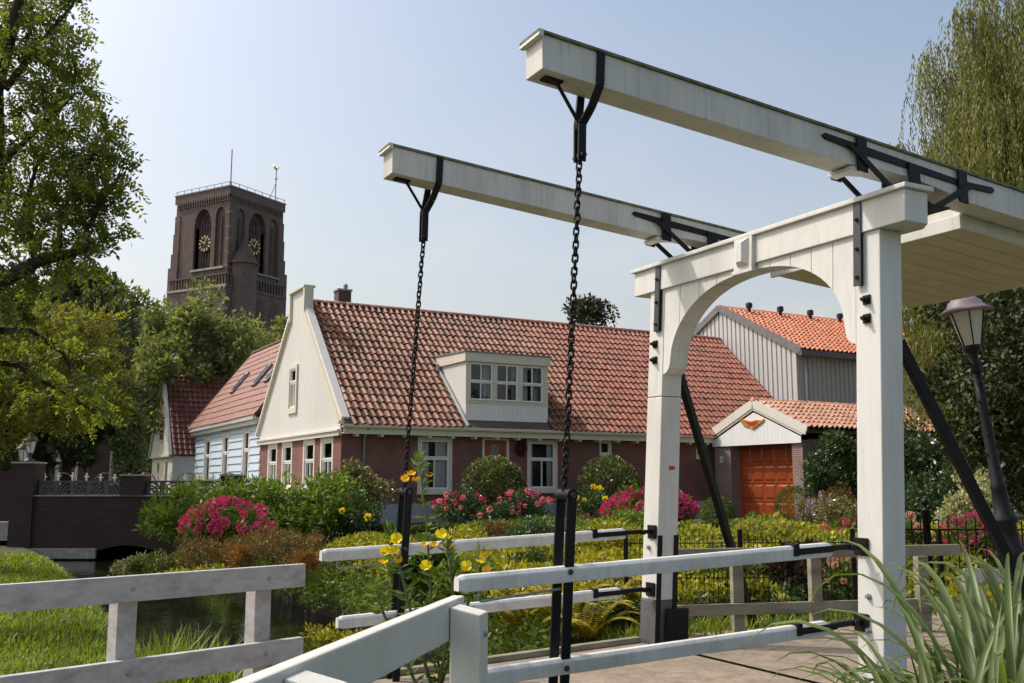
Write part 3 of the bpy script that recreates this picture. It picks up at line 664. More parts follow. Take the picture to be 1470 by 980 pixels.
def tile_field(name, parent, frame, ncol, nrow, w, L, mat, skip=None, single=None, h=.082, lift=.052):
    """tiles on a roof plane; those for which single(i, j) holds are objects of their own, the rest one part"""
    V, F = pantile(w, L, h, lift=lift); mbt = MB(); me = None
    for j in range(nrow):
        for i in range(ncol):
            if skip and skip(i * w, j * L): continue
            jx, jy, jz = random.uniform(-.006, .006), random.uniform(-.012, .012) + .012 * math.sin(i * .21 + j), random.uniform(-.003, .005)
            ro = random.uniform(-.025, .025)
            T = frame @ Matrix.Translation((i * w + jx, j * L + jy, .012 + jz)) @ Matrix.Rotation(ro, 4, 'Z')
            if single and single(i, j):
                if me is None: me = MB().add(V, F).mesh('roof_tile', mat, True)
                obj('roof_tile', me, parent, T)
            else:
                mbt.add([T @ Vector(p) for p in V], F)
    if mbt.v: return mbt.build(name, mat, parent, True, kind='stuff')
def ridge_tiles(parent, a, b, n, r, mat):
    a = Vector(a); b = Vector(b); d = (b - a) / n; me = None
    for i in range(n):
        mb = MB(); p = a + d * i; q = p + d * 1.08; side = d.cross(Vector((0, 0, 1))).normalized(); V = []
        for e, s, rr in ((p, 0, r * 1.06), (q, 1, r * .92)):
            for k in range(7):
                t = math.pi * k / 6; V.append(e + side * math.cos(t) * rr + Vector((0, 0, math.sin(t) * rr * .9 - .02)))
        mb.add(V, [(k, k + 1, 8 + k, 7 + k) for k in range(6)] + [tuple(range(6, -1, -1))]).build('ridge_tile', mat, parent, True)

# ---------------------------------------------------------------- wall and window helpers (u along, v up, w outward)
def fac(y0=0.): return lambda u, v, w: (u, y0 - w, v)          # wall facing local -y
def gab(x0=0.): return lambda u, v, w: (x0 - w, u, v)          # wall facing local -x
def wbox(mb, mp, u0, u1, v0, v1, w0, w1): return mb.box(u0, u1, v0, v1, w0, w1, mp=mp)
def wall(mb, mp, u0, u1, v0, v1, holes, th=.12):
    us = sorted({u0, u1, *[h[0] for h in holes], *[h[1] for h in holes]}); vs_ = sorted({v0, v1, *[h[2] for h in holes], *[h[3] for h in holes]})
    for a, b in zip(us[:-1], us[1:]):
        for c, d in zip(vs_[:-1], vs_[1:]):
            if any(h[0] <= (a + b) / 2 <= h[1] and h[2] <= (c + d) / 2 <= h[3] for h in holes): continue
            mb.add([mp(a, c, 0), mp(b, c, 0), mp(b, d, 0), mp(a, d, 0)], [(0, 1, 2, 3)])
    for (a, b, c, d) in holes:
        mb.add([mp(a, c, 0), mp(b, c, 0), mp(b, d, 0), mp(a, d, 0), mp(a, c, -th), mp(b, c, -th), mp(b, d, -th), mp(a, d, -th)], [(0, 1, 5, 4), (1, 2, 6, 5), (2, 3, 7, 6), (3, 0, 4, 7)])
def window(parent, mp, u0, u1, v0, v1, rec=.04, outer=.06, sash=.045, split=.62, muntin_u=(.5,), upper_muntin=False, om=None, sm=None, curtain=1, sill=True, name='window', label=None):
    """outer casing, lower and upper sash, panes, net curtains"""
    om = om or M['trim']; sm = sm or M['frame']
    mb = MB()
    for (a, b, c, d) in ((u0, u0 + outer, v0, v1), (u1 - outer, u1, v0, v1), (u0 + outer, u1 - outer, v1 - outer, v1), (u0 + outer, u1 - outer, v0, v0 + outer)):
        wbox(mb, mp, a, b, c, d, -rec - .07, -rec + .045)
    w = mb.build(name, om, parent)
    if label: w['label'] = label
    a0, a1, c0, c1 = u0 + outer, u1 - outer, v0 + outer, v1 - outer
    vm = c0 + (c1 - c0) * split if split else None
    lights = [(c0, vm, 0.), (vm, c1, .015)] if split else [(c0, c1, 0.)]
    for k, (p, q, dw) in enumerate(lights):
        sb = MB(); W0, W1 = -rec - .04 + dw, -rec + .005 + dw
        for (a, b, c, d) in ((a0, a0 + sash, p, q), (a1 - sash, a1, p, q), (a0 + sash, a1 - sash, q - sash, q), (a0 + sash, a1 - sash, p, p + sash)):
            wbox(sb, mp, a, b, c, d, W0, W1)
        bars = muntin_u if (k == 0 or upper_muntin) else ()
        cuts = [a0 + sash] + [a0 + (a1 - a0) * t for t in bars] + [a1 - sash]
        for t in bars:
            wbox(sb, mp, a0 + (a1 - a0) * t - .017, a0 + (a1 - a0) * t + .017, p + sash, q - sash, W0 + .005, W1 - .002)
        sb.build('sash', sm, w)
        for g0, g1 in zip(cuts[:-1], cuts[1:]):
            MB().add([mp(g0, p + sash, W0 + .018), mp(g1, p + sash, W0 + .018), mp(g1, q - sash, W0 + .018), mp(g0, q - sash, W0 + .018)], [(0, 1, 2, 3)]).build('pane', M['glass'], w)
    if curtain:
        spans = ((a0, a0 + (a1 - a0) * .36), (a0 + (a1 - a0) * .58, a1)) if curtain == 1 else ((a0, a0 + (a1 - a0) * .22), (a1 - (a1 - a0) * .22, a1)) if curtain == 2 else ((a0, a1),)
        for a, b in spans:
            cb = MB(); n = 28; V = []
            for j in range(n + 1):
                u = a + (b - a) * j / n; w_ = -rec - .13 + .016 * math.sin(j * 1.15) + .006 * math.sin(j * .4)
                V += [mp(u, c0, w_), mp(u, c1, w_)]
            cb.add(V, [(2 * j, 2 * j + 2, 2 * j + 3, 2 * j + 1) for j in range(n)]).build('curtain', M['curtain'], w, True)
    if sill:
        sl = MB(); wbox(sl, mp, u0 - .02, u1 + .02, v0 - .06, v0 - .001, -rec - .02, .06); sl.build('sill', sm if outer < .05 else om, w)
    return w

# ---------------------------------------------------------------- main house
H = empty('brick_house', (*HO, 0), HA); tag(H, 'long brick house with red pantile roof, cream wooden gable and dormer', 'house')
TL, GW, WT = 16.6, 7.9, 2.70; RG, RZ, EZ = 3.98, 6.90, 2.93
win_f = [(2.20, 3.25, 1.17, 2.685), (5.67, 6.71, 1.19, 2.69)]
door_f = (4.19, 5.06, .38, 2.69)
sm_f = [(8.22, 8.66, 2.26, 2.71), (11.98, 12.42, 2.24, 2.71)]
win_g = [(.62, 1.68, 1.2, 2.66), (2.18, 3.24, 1.2, 2.66), (4.30, 5.36, 1.2, 2.66), (5.88, 6.94, 1.2, 2.66)]
mb = MB(); wall(mb, fac(), 0, TL, .86, WT, win_f + sm_f + [(door_f[0], door_f[1], .86, door_f[3])]); wall(mb, gab(), 0, GW, .86, WT, win_g)
mb.add([(TL, 0, .3), (TL, GW, .3), (TL, GW, WT), (TL, 0, WT), (0, GW, .3), (0, GW, WT)], [(0, 1, 2, 3), (1, 4, 5, 2)])
mb.build('wall', M['brick'], H)
mb = MB(); mb.box(-.015, door_f[0], -.025, .02, .2, .86); mb.box(door_f[1], TL, -.025, .02, .2, .86); mb.box(-.025, .02, .022, GW, .2, .86); mb.build('plinth', M['plinth'], H)
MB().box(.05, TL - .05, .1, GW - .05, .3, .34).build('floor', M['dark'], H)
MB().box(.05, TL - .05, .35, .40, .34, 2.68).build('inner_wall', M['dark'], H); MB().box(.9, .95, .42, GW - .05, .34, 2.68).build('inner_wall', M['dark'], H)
for i, h in enumerate(win_f): window(H, fac(), *h, outer=.085, sash=.05, split=.63, curtain=1 if i == 0 else 2)
for h in win_g: window(H, gab(), *h, outer=.11, sash=.05, split=.60, muntin_u=(.5,), curtain=2)
for h in sm_f: window(H, fac(), *h, outer=.05, sash=.04, split=None, muntin_u=(), curtain=0, name='small_window')
dr = MB(); wbox(dr, fac(), door_f[0] + .075, door_f[1] - .075, .36, 2.63, -.10, -.055); dr = dr.build('front_door', M['door'], H)
mb = MB()
for a, b, c, d in ((door_f[0], door_f[0] + .073, .36, 2.69), (door_f[1] - .073, door_f[1], .36, 2.69), (door_f[0] + .073, door_f[1] - .073, 2.632, 2.69)): wbox(mb, fac(), a, b, c, d, -.11, .02)
mb.build('door_frame', M['trim'], dr)
for k in range(2):
    wbox(q := MB(), fac(), door_f[0] + .14 + k * .42, door_f[0] + .29 + k * .42, 1.2, 2.5, -.055, -.043); q.build('door_panel', M['door'], dr, bevel=.004)
wbox(q := MB(), fac(), 4.53, 4.72, 2.0, 2.48, -.0545, -.045); q.build('door_light', M['glass'], dr)
wbox(q := MB(), fac(), 4.51, 4.74, 1.98, 2.50, -.0548, -.052); q.build('door_light_back', M['plinth'], dr)
# wall lamp / wreath next to the door
wr = empty('wall_wreath', (*from_h(5.42, -.06), 2.42), HA); tag(wr, 'dark red wreath hung on the brick wall beside the front door', 'wreath')
c_ = [(.12 * math.cos(a), -.02, .17 * math.sin(a)) for a in np.linspace(0, 6.28, 22)]
vv = cloud(np.array(c_), np.full(22, .055), 420, .07, .035)
obj('foliage', quads_mesh('foliage', vv, leafmat('wreath_leaf', (.06, .008, .012), (.16, .03, .035), .1)), wr); MB().tube(c_ + [c_[0]], .015, 5).build('ring', M['twig'], wr)
# eave board, gutter, downpipe
mb = MB(); mb.box(-.05, 12.6, -.30, -.002, 2.715, 2.735); mb.box(-.05, 12.6, -.33, -.302, 2.70, 2.86); mb.build('eave_board', M['trim'], H)
mb = MB(); pr_ = [(-.33, 2.86), (-.44, 2.86), (-.455, 2.90), (-.455, 2.945), (-.44, 2.945), (-.435, 2.905), (-.34, 2.885)]
mb.prism(pr_, lambda p, t: (t, p[0], p[1]), -.12, 12.6); mb.build('gutter', M['trim'], H)
mb = MB(); mb.box(-.002, 12.55, -.02, -.001, 2.60, 2.714); 
MB().tube([(.62, -.36, 2.87), (.62, -.2, 2.74), (.62, -.07, 2.62), (.62, -.07, .4)], .04, 8).build('downpipe', M['zinc'], H, True)
mb = MB()
for i in range(18): mb.box(.3 + i * .7, .38 + i * .7, -.30, -.012, 2.64, 2.714)
mb.build('rafter_ends', M['trim'], H, kind='stuff')
# front roof slope
fo = Vector((.17, -.42, 2.90)); vdir = Vector((0, RG + .42, RZ - 2.90)); SL = vdir.length; vdir.normalize()
roof = MB().add([(-.0, -.38, 2.885), (TL, -.38, 2.885), (TL, RG, RZ - .045), (0, RG, RZ - .045), (0, GW + .38, 2.885), (TL, GW + .38, 2.885)], [(0, 1, 2, 3), (3, 2, 5, 4)]).build('roof', M['brick_b'], H)
NR = 18; TW = .2053; TLn = SL / NR
DT0, DT1 = 3.64, 6.36
def dorm(x, y): # covered by the dormer
    z = 2.90 + vdir.z * (y + TLn * .6); x = x + .17; return DT0 - .12 < x + TW * .5 < DT1 + .02 and z < 5.02
tile_field('roof_tiles', roof, roof_frame(fo, (1, 0, 0), vdir), 80, NR, TW, TLn, M['tile'], skip=dorm, single=lambda i, j: i < 17 or (i == 17 and j < 4))
ridge_tiles(roof, (.3, RG, RZ + .02), (TL, RG, RZ + .02), 42, .13, M['ridge'])
# chimney
ch_ = MB().box(1.30, 1.72, RG + .25, RG + .67, 6.2, 7.42).build('chimney', M['brick_b'], roof)
MB().box(1.27, 1.75, RG + .22, RG + .70, 7.421, 7.48).build('chimney_cap', M['concrete'], ch_)
MB().lathe([(.06, 7.48), (.06, 7.58), (.085, 7.60), (.05, 7.68), (.01, 7.70)], 10, (1.6, RG + .45, 0)).build('chimney_pot', M['concrete'], ch_, True)
# gable: vertical boards, neck and raking trims
def gable_edge(y):      # height of the gable outline at depth y
    d = abs(y - 3.98)
    return 7.22 if d < .72 else 6.42 - (d - .72) * (6.42 - 3.02) / (4.02 - .72)
y = 0.02; bwid = .165
gbw = (3.82, 4.66, 3.56, 4.96)
while y < GW - .03:
    y1 = min(y + bwid - .012, GW)
    pieces = [(2.76, None)]
    if y1 > gbw[0] and y < gbw[1]: pieces = [(2.76, gbw[2]), (gbw[3], None)]
    for lo, hi in pieces:
        yc = [y, (y + y1) / 2, y1]; top = [min(gable_edge(q), hi) if hi else gable_edge(q) for q in yc]
        if min(top) - lo < .02: continue
        poly = [(y, lo), (y1, lo), (y1, top[2]), (yc[1], top[1]), (y, top[0])]
        MB().prism(poly, lambda p, t: (-t, p[0], p[1]), .0, .035).build('gable_board', M['gable'], H)
    y += bwid
MB().prism([(0, 2.70), (GW, 2.70), (3.98 + .72, 6.3), (3.98 + .72, 7.2), (3.98 - .72, 7.2), (3.98 - .72, 6.3)], lambda p, t: (t, p[0], p[1]), .001, .05).build('gable_backing', M['gable'], H)
window(H, gab(-.035), *gbw, rec=-.01, outer=.11, sash=.05, split=.66, muntin_u=(.5,), curtain=3, name='gable_window')
for sgn in (-1, 1):
    e0 = Vector((-.05, 3.98 + sgn * 4.10, 3.0)); e1 = Vector((-.05, 3.98 + sgn * .76, 6.44))
    MB().bar(e0, e1, .17, .10, up=(0, sgn, 1)).build('raking_trim', M['trim'], H)
    MB().bar(e0 + Vector((.09, sgn * .03, .10)), e1 + Vector((.09, sgn * .02, .07)), .22, .14, up=(0, sgn, 1)).build('verge_board', M['cream'], H)
    MB().box(-.12, .1, 3.98 + sgn * .72 - .06, 3.98 + sgn * .72 + .06, 6.34, 7.22).build('neck_trim', M['trim'], H)
MB().box(-.14, .22, 3.20, 4.76, 7.221, 7.28).build('neck_cap', M['trim'], H)
MB().box(.052, .17, 3.98 - .76, 3.98 + .76, 6.45, 7.219).build('neck_block', M['gable'], H)
mb = MB(); mb.box(-.10, -.002, -.05, GW + .05, 2.665, 2.78); mb.box(-.14, -.002, -.06, GW + .06, 2.782, 2.83); mb.build('gable_cornice', M['cream'], H)
# dormer
dm = empty('dormer', (0, 0, 0)); dm.parent = H
mb = MB(); D0 = -.05; mpd = fac(D0)
wins = [(3.75, 4.49, 3.76, 4.83), (4.60, 5.33, 3.76, 4.83), (5.45, 6.18, 3.76, 4.83)]
holes = wins
wall(mb, mpd, DT0, DT1, 3.66, 5.0, holes)
mb.build('front_frame', M['trim'], dm)
for i in range(18):
    a = DT0 + .005 + i * .1507; wbox(q := MB(), mpd, a, a + .146, 2.97, 3.655, -.04, -.002); q.build('front_board', M['cream_bounce'], dm)
def roofg(z): return (z - 2.90) / vdir.z * vdir.y - .42
for x0, x1 in ((DT0, DT0 + .03), (DT1 - .03, DT1)):
    yb = D0 + .012
    for i in range(16):
        a = yb + i * .14; b = a + .136
        za = max(2.92, 2.90 + (a + .42) * vdir.z / vdir.y - .04); zb = 2.90 + (b + .42) * vdir.z / vdir.y - .04
        if za > 4.95: break
        poly = [(a, za), (b, min(zb, 5.0)), (b, 5.0), (a, 5.0)]
        MB().prism(poly, lambda p, t: (t, p[0], p[1]), x0, x1).build('cheek_board', M['gable'], dm)
for h in wins:
    window(dm, mpd, *h, rec=.01, outer=.0011, sash=.045, split=.5, muntin_u=(.5,), upper_muntin=True, curtain=0, sill=False)
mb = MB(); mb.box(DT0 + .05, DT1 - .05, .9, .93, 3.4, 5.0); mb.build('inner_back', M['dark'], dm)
for a in (3.72, 4.35, 5.30, 5.62, 6.05):
    V = []
    for j in range(13): V += [(a + .22 * j / 12, .28 + .012 * math.sin(j * 1.9), 3.75), (a + .22 * j / 12, .28 + .012 * math.sin(j * 1.9), 4.85)]
    MB().add(V, [(2 * j, 2 * j + 2, 2 * j + 3, 2 * j + 1) for j in range(12)]).build('curtain', M['curtain'], dm)
mb = MB(); mb.prism([(D0 - .06, 4.86), (D0 - .06, 5.12), (2.6, 5.20), (2.6, 4.86)], lambda p, t: (t, p[0], p[1]), DT0 - .06, DT1 + .06); mb.build('dormer_fascia', M['trim'], dm)
MB().prism([(D0 - .09, 5.121), (D0 - .09, 5.16), (2.7, 5.24), (2.7, 5.201)], lambda p, t: (t, p[0], p[1]), DT0 - .09, DT1 + .09).build('dormer_roof', M['lead'], dm)
fl = Vector((DT0 - .10, -.36, 3.00)); fe = Vector((DT0 - .10, 1.95, 3.0 + 2.31 * vdir.z / vdir.y))
MB().bar(fl, fe, .05, .07).build('flashing', M['white_clean'], dm)
MB().bar(fl + Vector((.055, 0, .01)), fe + Vector((.055, 0, .01)), .05, .03).build('lead_soaker', M['lead'], dm)
MB().tube([(DT0 - .13, 1.75, 4.98), (DT0 - .13, 1.55, 4.9), (DT0 - .13, 1.50, 4.70)], .035, 8).build('dormer_pipe', M['lead'], dm)

# ---------------------------------------------------------------- garage
G = empty('garage', (*HO, 0), HA); tag(G, 'brick garage with orange panelled wooden door and cream boarded pediment', 'garage')
T0 = 12.5; gR = -2.2
MB().box(T0 + .02, T0 + .38, -1.02, -.28, .2, 2.62).build('pillar', M['brick_g'], G); MB().box(T0 + .02, T0 + .38, -4.08, -3.66, .2, 2.62).build('pillar', M['brick_g'], G)
mb = MB(); mb.box(T0 + .381, 19.4, -1.02, -.03, .2, 2.7); mb.box(T0 + .381, 19.4, -4.06, -3.96, .2, 2.7); mb.box(19.3, 19.5, -3.95, -1.03, .2, 2.7); mb.build('wall', M['brick_g'], G)
gd = MB().box(T0 + .40, T0 + .44, -3.70, -1.0, .28, 2.62).build('garage_door', M['gdoor'], G)
for r in range(4):
    for c in range(5):
        y0 = -1.12 - c * .508; z0 = .38 + r * .555
        pn = MB(); ya, yb, za, zb = y0 - .42, y0, z0, z0 + .44
        pn.add([(T0 + .399, ya, za), (T0 + .399, yb, za), (T0 + .399, yb, zb), (T0 + .399, ya, zb), (T0 + .375, ya + .05, za + .05), (T0 + .375, yb - .05, za + .05), (T0 + .375, yb - .05, zb - .05), (T0 + .375, ya + .05, zb - .05)],
               [(4, 5, 6, 7), (0, 1, 5, 4), (1, 2, 6, 5), (2, 3, 7, 6), (3, 0, 4, 7)])
        pn.build('door_panel', M['gdoor'], gd)
for z in (.335, .89, 1.445, 2.0, 2.555): MB().box(T0 + .385, T0 + .399, -3.69, -1.01, z - .03, z + .03).build('door_rail', M['gdoor'], gd)
# pediment
for i in range(26):
    a = -.26 - (i + 1) * .1478; b = a + .143
    za = [2.99 + .43 * (1.94 - abs(q - gR)) for q in (a, b)]; zm = 2.99 + .43 * 1.94
    poly = [(a, 2.58), (b, 2.58), (b, max(2.6, za[1] - .25)), (a, max(2.6, za[0] - .25))]
    MB().prism(poly, lambda p, t: (T0 - t, p[0], p[1]), .03, .055).build('pediment_board', M['frame'], G)
for sgn in (-1, 1):
    MB().bar((T0 - .075, gR, 3.85), (T0 - .075, gR + sgn * 2.16, 2.92), .05, .26, up=(0, sgn * .43, 1)).build('barge_board', M['cream'], G)
    MB().bar((T0 - .066, gR, 3.685), (T0 - .066, gR + sgn * 1.98, 2.83), .022, .09, up=(0, sgn * .43, 1)).build('barge_moulding', M['trim'], G)
rp = [(1.25 * u_, v_) for u_, v_ in [(.42, .12), (.32, .17), (.16, .13), (.02, .09), (-.16, .12), (-.34, .10), (-.44, .13), (-.36, .02), (-.18, -.08), (-.03, -.17), (.10, -.10), (.30, -.04)]]
sl_ = empty('carved_plaque', (*from_h(T0 - .06, gR + .06), 3.22), HA); tag(sl_, 'wavy varnished wood plaque on the white garage pediment', 'plaque')
MB().prism(rp, lambda p, t: (-t, p[0], p[1]), .0, .035).build('board', M['slab'], sl_, bevel=.01)
MB().prism([(.34, .11), (.2, .09), (.05, .04), (-.1, .06), (-.3, .07), (-.2, 0), (-.05, -.08), (.1, -.03)], lambda p, t: (-t, p[0], p[1]), .036, .04).build('carving', M['gdoor'], sl_)
hn = empty('house_number_plate', (*from_h(T0 + .015, -.62), 2.17), HA); tag(hn, 'small white house number plate on the left garage pillar', 'number plate')
MB().box(-.02, 0, -.075, .075, -.105, .105).build('plate', M['white_clean'], hn)
fc = bpy.data.curves.new('numeral', 'FONT'); fc.body = '15'; fc.size = .13; fc.align_x = 'CENTER'; fc.align_y = 'CENTER'; fc.extrude = .001; fc.materials.append(M['ink'])
tmp = bpy.data.objects.new('numeral_text', fc); nm_ = bpy.data.meshes.new_from_object(tmp); bpy.data.objects.remove(tmp)
no = obj('numeral', nm_, hn); no.location = (-.0215, 0, 0); no.rotation_euler = (R(90), 0, R(-90))
# garage roof
groof = MB().add([(T0 - .1, -4.28, 2.96), (19.55, -4.28, 2.96), (19.55, gR, 3.88), (T0 - .1, gR, 3.88), (T0 - .1, -.02, 2.93), (19.55, -.02, 2.93)], [(0, 1, 2, 3), (3, 2, 5, 4)]).build('roof', M['brick_b'], G)
gv_ = Vector((0, gR + 4.33, 3.90 - 2.97)); gl = gv_.length
tile_field('roof_tiles', groof, roof_frame((T0 + .05, -4.33, 2.98), (1, 0, 0), gv_), 34, 7, .209, gl / 7, M['tile_gar'])
ridge_tiles(groof, (T0 - .1, gR, 3.93), (19.55, gR, 3.93), 18, .12, M['tile_gar'])
MB().bar((19.62, -4.35, 2.98), (19.62, gR, 3.93), .08, .12).build('verge_board', M['cream'], groof)
MB().bar((T0, -4.30, 2.90), (19.5, -4.30, 2.90), .08, .1).build('gutter', M['twig'], groof)

# ---------------------------------------------------------------- steel-clad building
SB = empty('steel_clad_house', (*HO, 0), HA); tag(SB, 'light grey ribbed steel-clad building with bright orange tiled roof', 'building')
s0, s1, sg0, sg1, sez, srz, srg = 16.62, 27., .06, 7.8, 6.08, 8.12, 3.9
MB().add([(s0 + .06, sg0 + .03, .3), (s1, sg0 + .03, .3), (s1, sg1, .3), (s0 + .06, sg1, .3), (s0 + .06, sg0 + .03, sez), (s1, sg0 + .03, sez), (s1, sg1, sez), (s0 + .06, sg1, sez), (s0 + .06, srg, srz - .05), (s1, srg, srz - .05)],
         [(0, 1, 5, 4), (1, 2, 6, 9, 5), (2, 3, 7, 6), (3, 0, 4, 8, 7)]).build('wall', M['steel'], SB)
def sz(y): return srz - .08 - abs(y - srg) * (srz - sez) / (srg - sg0)
y = sg0 + .02
while y < 5.6:
    MB().prism([(y, 2.6), (y + .16, 2.6), (y + .16, sz(y + .16)), (y, sz(y))], lambda p, t: (s0 + .06 - t, p[0], p[1]), .0, .045).build('cladding_rib', M['steel'], SB)
    y += .232
x = s0 + .16
while x < 22.:
    MB().box(x, x + .15, sg0 - .018, sg0 + .03, 2.6, sez - .1).build('cladding_rib', M['steel'], SB); x += .225
MB().box(s0 - .01, s0 + .13, sg0 - .04, sg0 + .06, 2.6, sez - .05).build('corner_trim', M['steel'], SB)
MB().tube([(s0 + .42, sg0 - .06, sez - .15), (s0 + .42, sg0 - .06, 3.)], .045, 8).build('downpipe', M['steel'], SB, True)
for sgn, ye in ((-1, sg0 - .3), (1, sg1 + .3)):
    MB().bar((s0 - .03, srg, srz + .03), (s0 - .03, ye, sez - .09 if sgn < 0 else sez - .1), .09, .26, up=(0, sgn * .5, 1)).build('verge_trim', M['steeld'], SB)
MB().box(s0 - .06, s1, sg0 - .36, sg0 - .22, sez - .24, sez - .04).build('gutter', M['steeld'], SB)
sroof = MB().add([(s0 - .05, sg0 - .3, sez - .08), (s1, sg0 - .3, sez - .08), (s1, srg, srz), (s0 - .05, srg, srz), (s1, sg1 + .3, sez - .08), (s0 - .05, sg1 + .3, sez - .08)], [(0, 1, 2, 3), (3, 2, 4, 5)]).build('roof', M['tile_red'], SB)
sv = Vector((0, srg - sg0 + .33, srz - sez + .08)); sl2 = sv.length
tile_field('roof_tiles', sroof, roof_frame((s0 + .02, sg0 - .33, sez - .06), (1, 0, 0), sv), 45, 14, .23, sl2 / 14, M['tile_red'])
ridge_tiles(sroof, (s0 - .05, srg, srz + .04), (s1, srg, srz + .04), 24, .13, M['tile_red'])
for t in (17.75, 19.4, 21.05, 22.75, 24.4):
    MB().lathe([(.07, 7.7), (.07, 8.18), (.135, 8.20), (.135, 8.36), (.10, 8.38), (.09, 8.40)], 12, (t, srg - .42, 0)).build('roof_vent', M['black_plastic'], sroof)

# ---------------------------------------------------------------- blue weatherboarded house behind
BH = empty('blue_wooden_house', (*HO, 0), HA); tag(BH, 'pale blue weatherboarded house with red roof and three skylights', 'house')
bw_ = [(9.38, 10.34, 1.05, 3.36), (12.35, 13.36, 1.05, 3.32), (15.31, 16.47, 1.05, 3.28)]
y0, y1 = 8.02, 18.1
mb = MB(); wall(mb, gab(.06), y0, y1, .3, 3.5, bw_); mb.add([(.06, y1, .3), (5.2, y1, .3), (5.2, y1, 3.5), (.06, y1, 3.5), (2.5, y1, 7.0), (5.2, y0, .3), (5.2, y0, 3.5), (.06, y0, .3), (.06, y0, 3.5), (2.5, y0, 7.0)], [(0, 1, 2, 4, 3), (1, 5, 6, 2), (7, 5, 6, 9, 8)]); mb.build('wall', M['blue'], BH)
z = .5
while z < 3.32:
    segs = [y0]
    for a, b, c, d in bw_:
        if c - .08 < z + .25 and z < d: segs += [a - .02, b + .02]
    segs.append(y1)
    for a, b in zip(segs[::2], segs[1::2]):
        MB().prism([(.0, z), (.055, z), (.02, z + .262), (.0, z + .262)], lambda p, t: (.06 - p[0], t, p[1]), a, b).build('weatherboard', M['blue'], BH)
    z += .27
for h in bw_: window(BH, gab(.02), *h, outer=.14, sash=.06, split=.68, muntin_u=(), om=M['cream'], curtain=2)
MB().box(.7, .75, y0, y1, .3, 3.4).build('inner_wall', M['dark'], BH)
mb = MB(); mb.box(-.16, .0, y0, y1 + .1, 3.40, 3.62); mb.box(-.26, -.161, y0, y1 + .12, 3.55, 3.70); mb.build('gutter', M['cream'], BH)
br = MB().add([(-.24, y0 - .3, 3.66), (-.24, y1 + .25, 3.66), (2.4, y1 + .25, 7.08), (2.4, y0 - .3, 7.08), (5.0, y1 + .25, 3.66), (5.0, y0 - .3, 3.66)], [(0, 3, 2, 1), (3, 5, 4, 2)]).build('roof', M['tile_blue'], BH)
bv = Vector((2.64, 0, 3.42)); bl = bv.length
tile_field('roof_tiles', br, roof_frame((-.26, y1 + .2, 3.68), (0, -1, 0), bv), 42, 12, .25, bl / 12, M['tile_blue'], h=.02, lift=.022)
ridge_tiles(br, (2.4, y0 - .3, 7.12), (2.4, y1 + .25, 7.12), 26, .12, M['tile_blue'])
for i in range(14):
    f = i / 14; MB().bar((-.25 + 2.65 * f, y1 + .27, 3.72 + 3.42 * f), (-.25 + 2.65 * (f + .08), y1 + .27, 3.72 + 3.42 * (f + .08)), .17, .07).build('verge_tile', M['tile_blue'], br)
for yc in (10.0, 11.7, 15.0):
    F_ = roof_frame((-.26, yc, 3.70), (0, -1, 0), bv); sk = MB()
    for a, b, c, d in ((-.27, .27, 1.62, 1.70), (-.27, .27, 2.58, 2.66), (-.27, -.20, 1.70, 2.58), (.20, .27, 1.70, 2.58)): sk.box(a, b, c, d, .0, .12)
    sk.v = [tuple(F_ @ Vector(p)) for p in sk.v]; sk = sk.build('skylight', M['lead'], br)
    q = MB().box(-.20, .20, 1.70, 2.58, .09, .10); q.v = [tuple(F_ @ Vector(p)) for p in q.v]; q.build('skylight_pane', M['glass'], sk)
    q = MB().box(-.20, .20, 1.70, 2.58, .07, .08); q.v = [tuple(F_ @ Vector(p)) for p in q.v]; q.build('skylight_blind', M['plinth'], sk)

# ---------------------------------------------------------------- cream gabled house further back
CH = empty('cream_wooden_house', (-17.49, 51., 0), HA); tag(CH, 'small cream wooden house with steep dark red tiled roof and pointed finial', 'house')
cwd = 6.0; cez, crz = 2.9, 7.2
mb = MB(); wall(mb, gab(), 0, cwd, .2, cez, [(1.2, 2.0, .9, 2.6), (3.6, 4.5, .9, 2.6)]); wall(mb, fac(), 0, 9, .2, cez, []); mb.build('wall', M['cream'], CH)
for h in ((1.2, 2.0, .9, 2.6), (3.6, 4.5, .9, 2.6)): window(CH, gab(), *h, outer=.08, split=None, muntin_u=(), curtain=0, om=M['white_clean'])
for i in range(9): MB().box(.02, 3.5, -.03, -.001, .3 + i * .28, .3 + i * .28 + .272).build('weatherboard', M['cream'], CH)
MB().prism([(-.1, cez), (cwd + .1, cez), (cwd / 2, crz + .1)], lambda p, t: (t, p[0], p[1]), -.10, -.02).build('gable', M['gable'], CH)
for sgn in (-1, 1): MB().bar((-.14, cwd / 2 + sgn * (cwd / 2 + .12), cez - .05), (-.14, cwd / 2, crz + .2), .16, .14, up=(0, sgn, 1)).build('barge_board', M['white_clean'], CH)
MB().bar((-.12, -.05, cez - .04), (-.12, cwd + .05, cez - .04), .1, .12).build('gable_cornice', M['white_clean'], CH)
wbox(q := MB(), gab(-.10), 2.3, 3.3, 3.75, 4.95, .001, .03); q.build('gable_window', M['louvre'], CH)
wbox(q := MB(), gab(-.10), 2.2, 3.4, 3.66, 3.745, .001, .06); q.build('window_sill', M['white_clean'], CH)
MB().lathe([(.06, 7.2), (.05, 7.8), (.08, 7.85), (.03, 7.95), (.02, 8.4), (.005, 8.55)], 8, (-.1, cwd / 2, 0)).build('finial', M['white_clean'], CH)
cr = MB().add([(-.05, -.2, cez - .06), (9, -.2, cez - .06), (9, cwd / 2, crz), (-.05, cwd / 2, crz), (9, cwd + .2, cez - .06), (-.05, cwd + .2, cez - .06)], [(0, 1, 2, 3), (3, 2, 4, 5)]).build('roof', M['tile_dark'], CH)
cv = Vector((0, cwd / 2 + .24, crz - cez + .08))
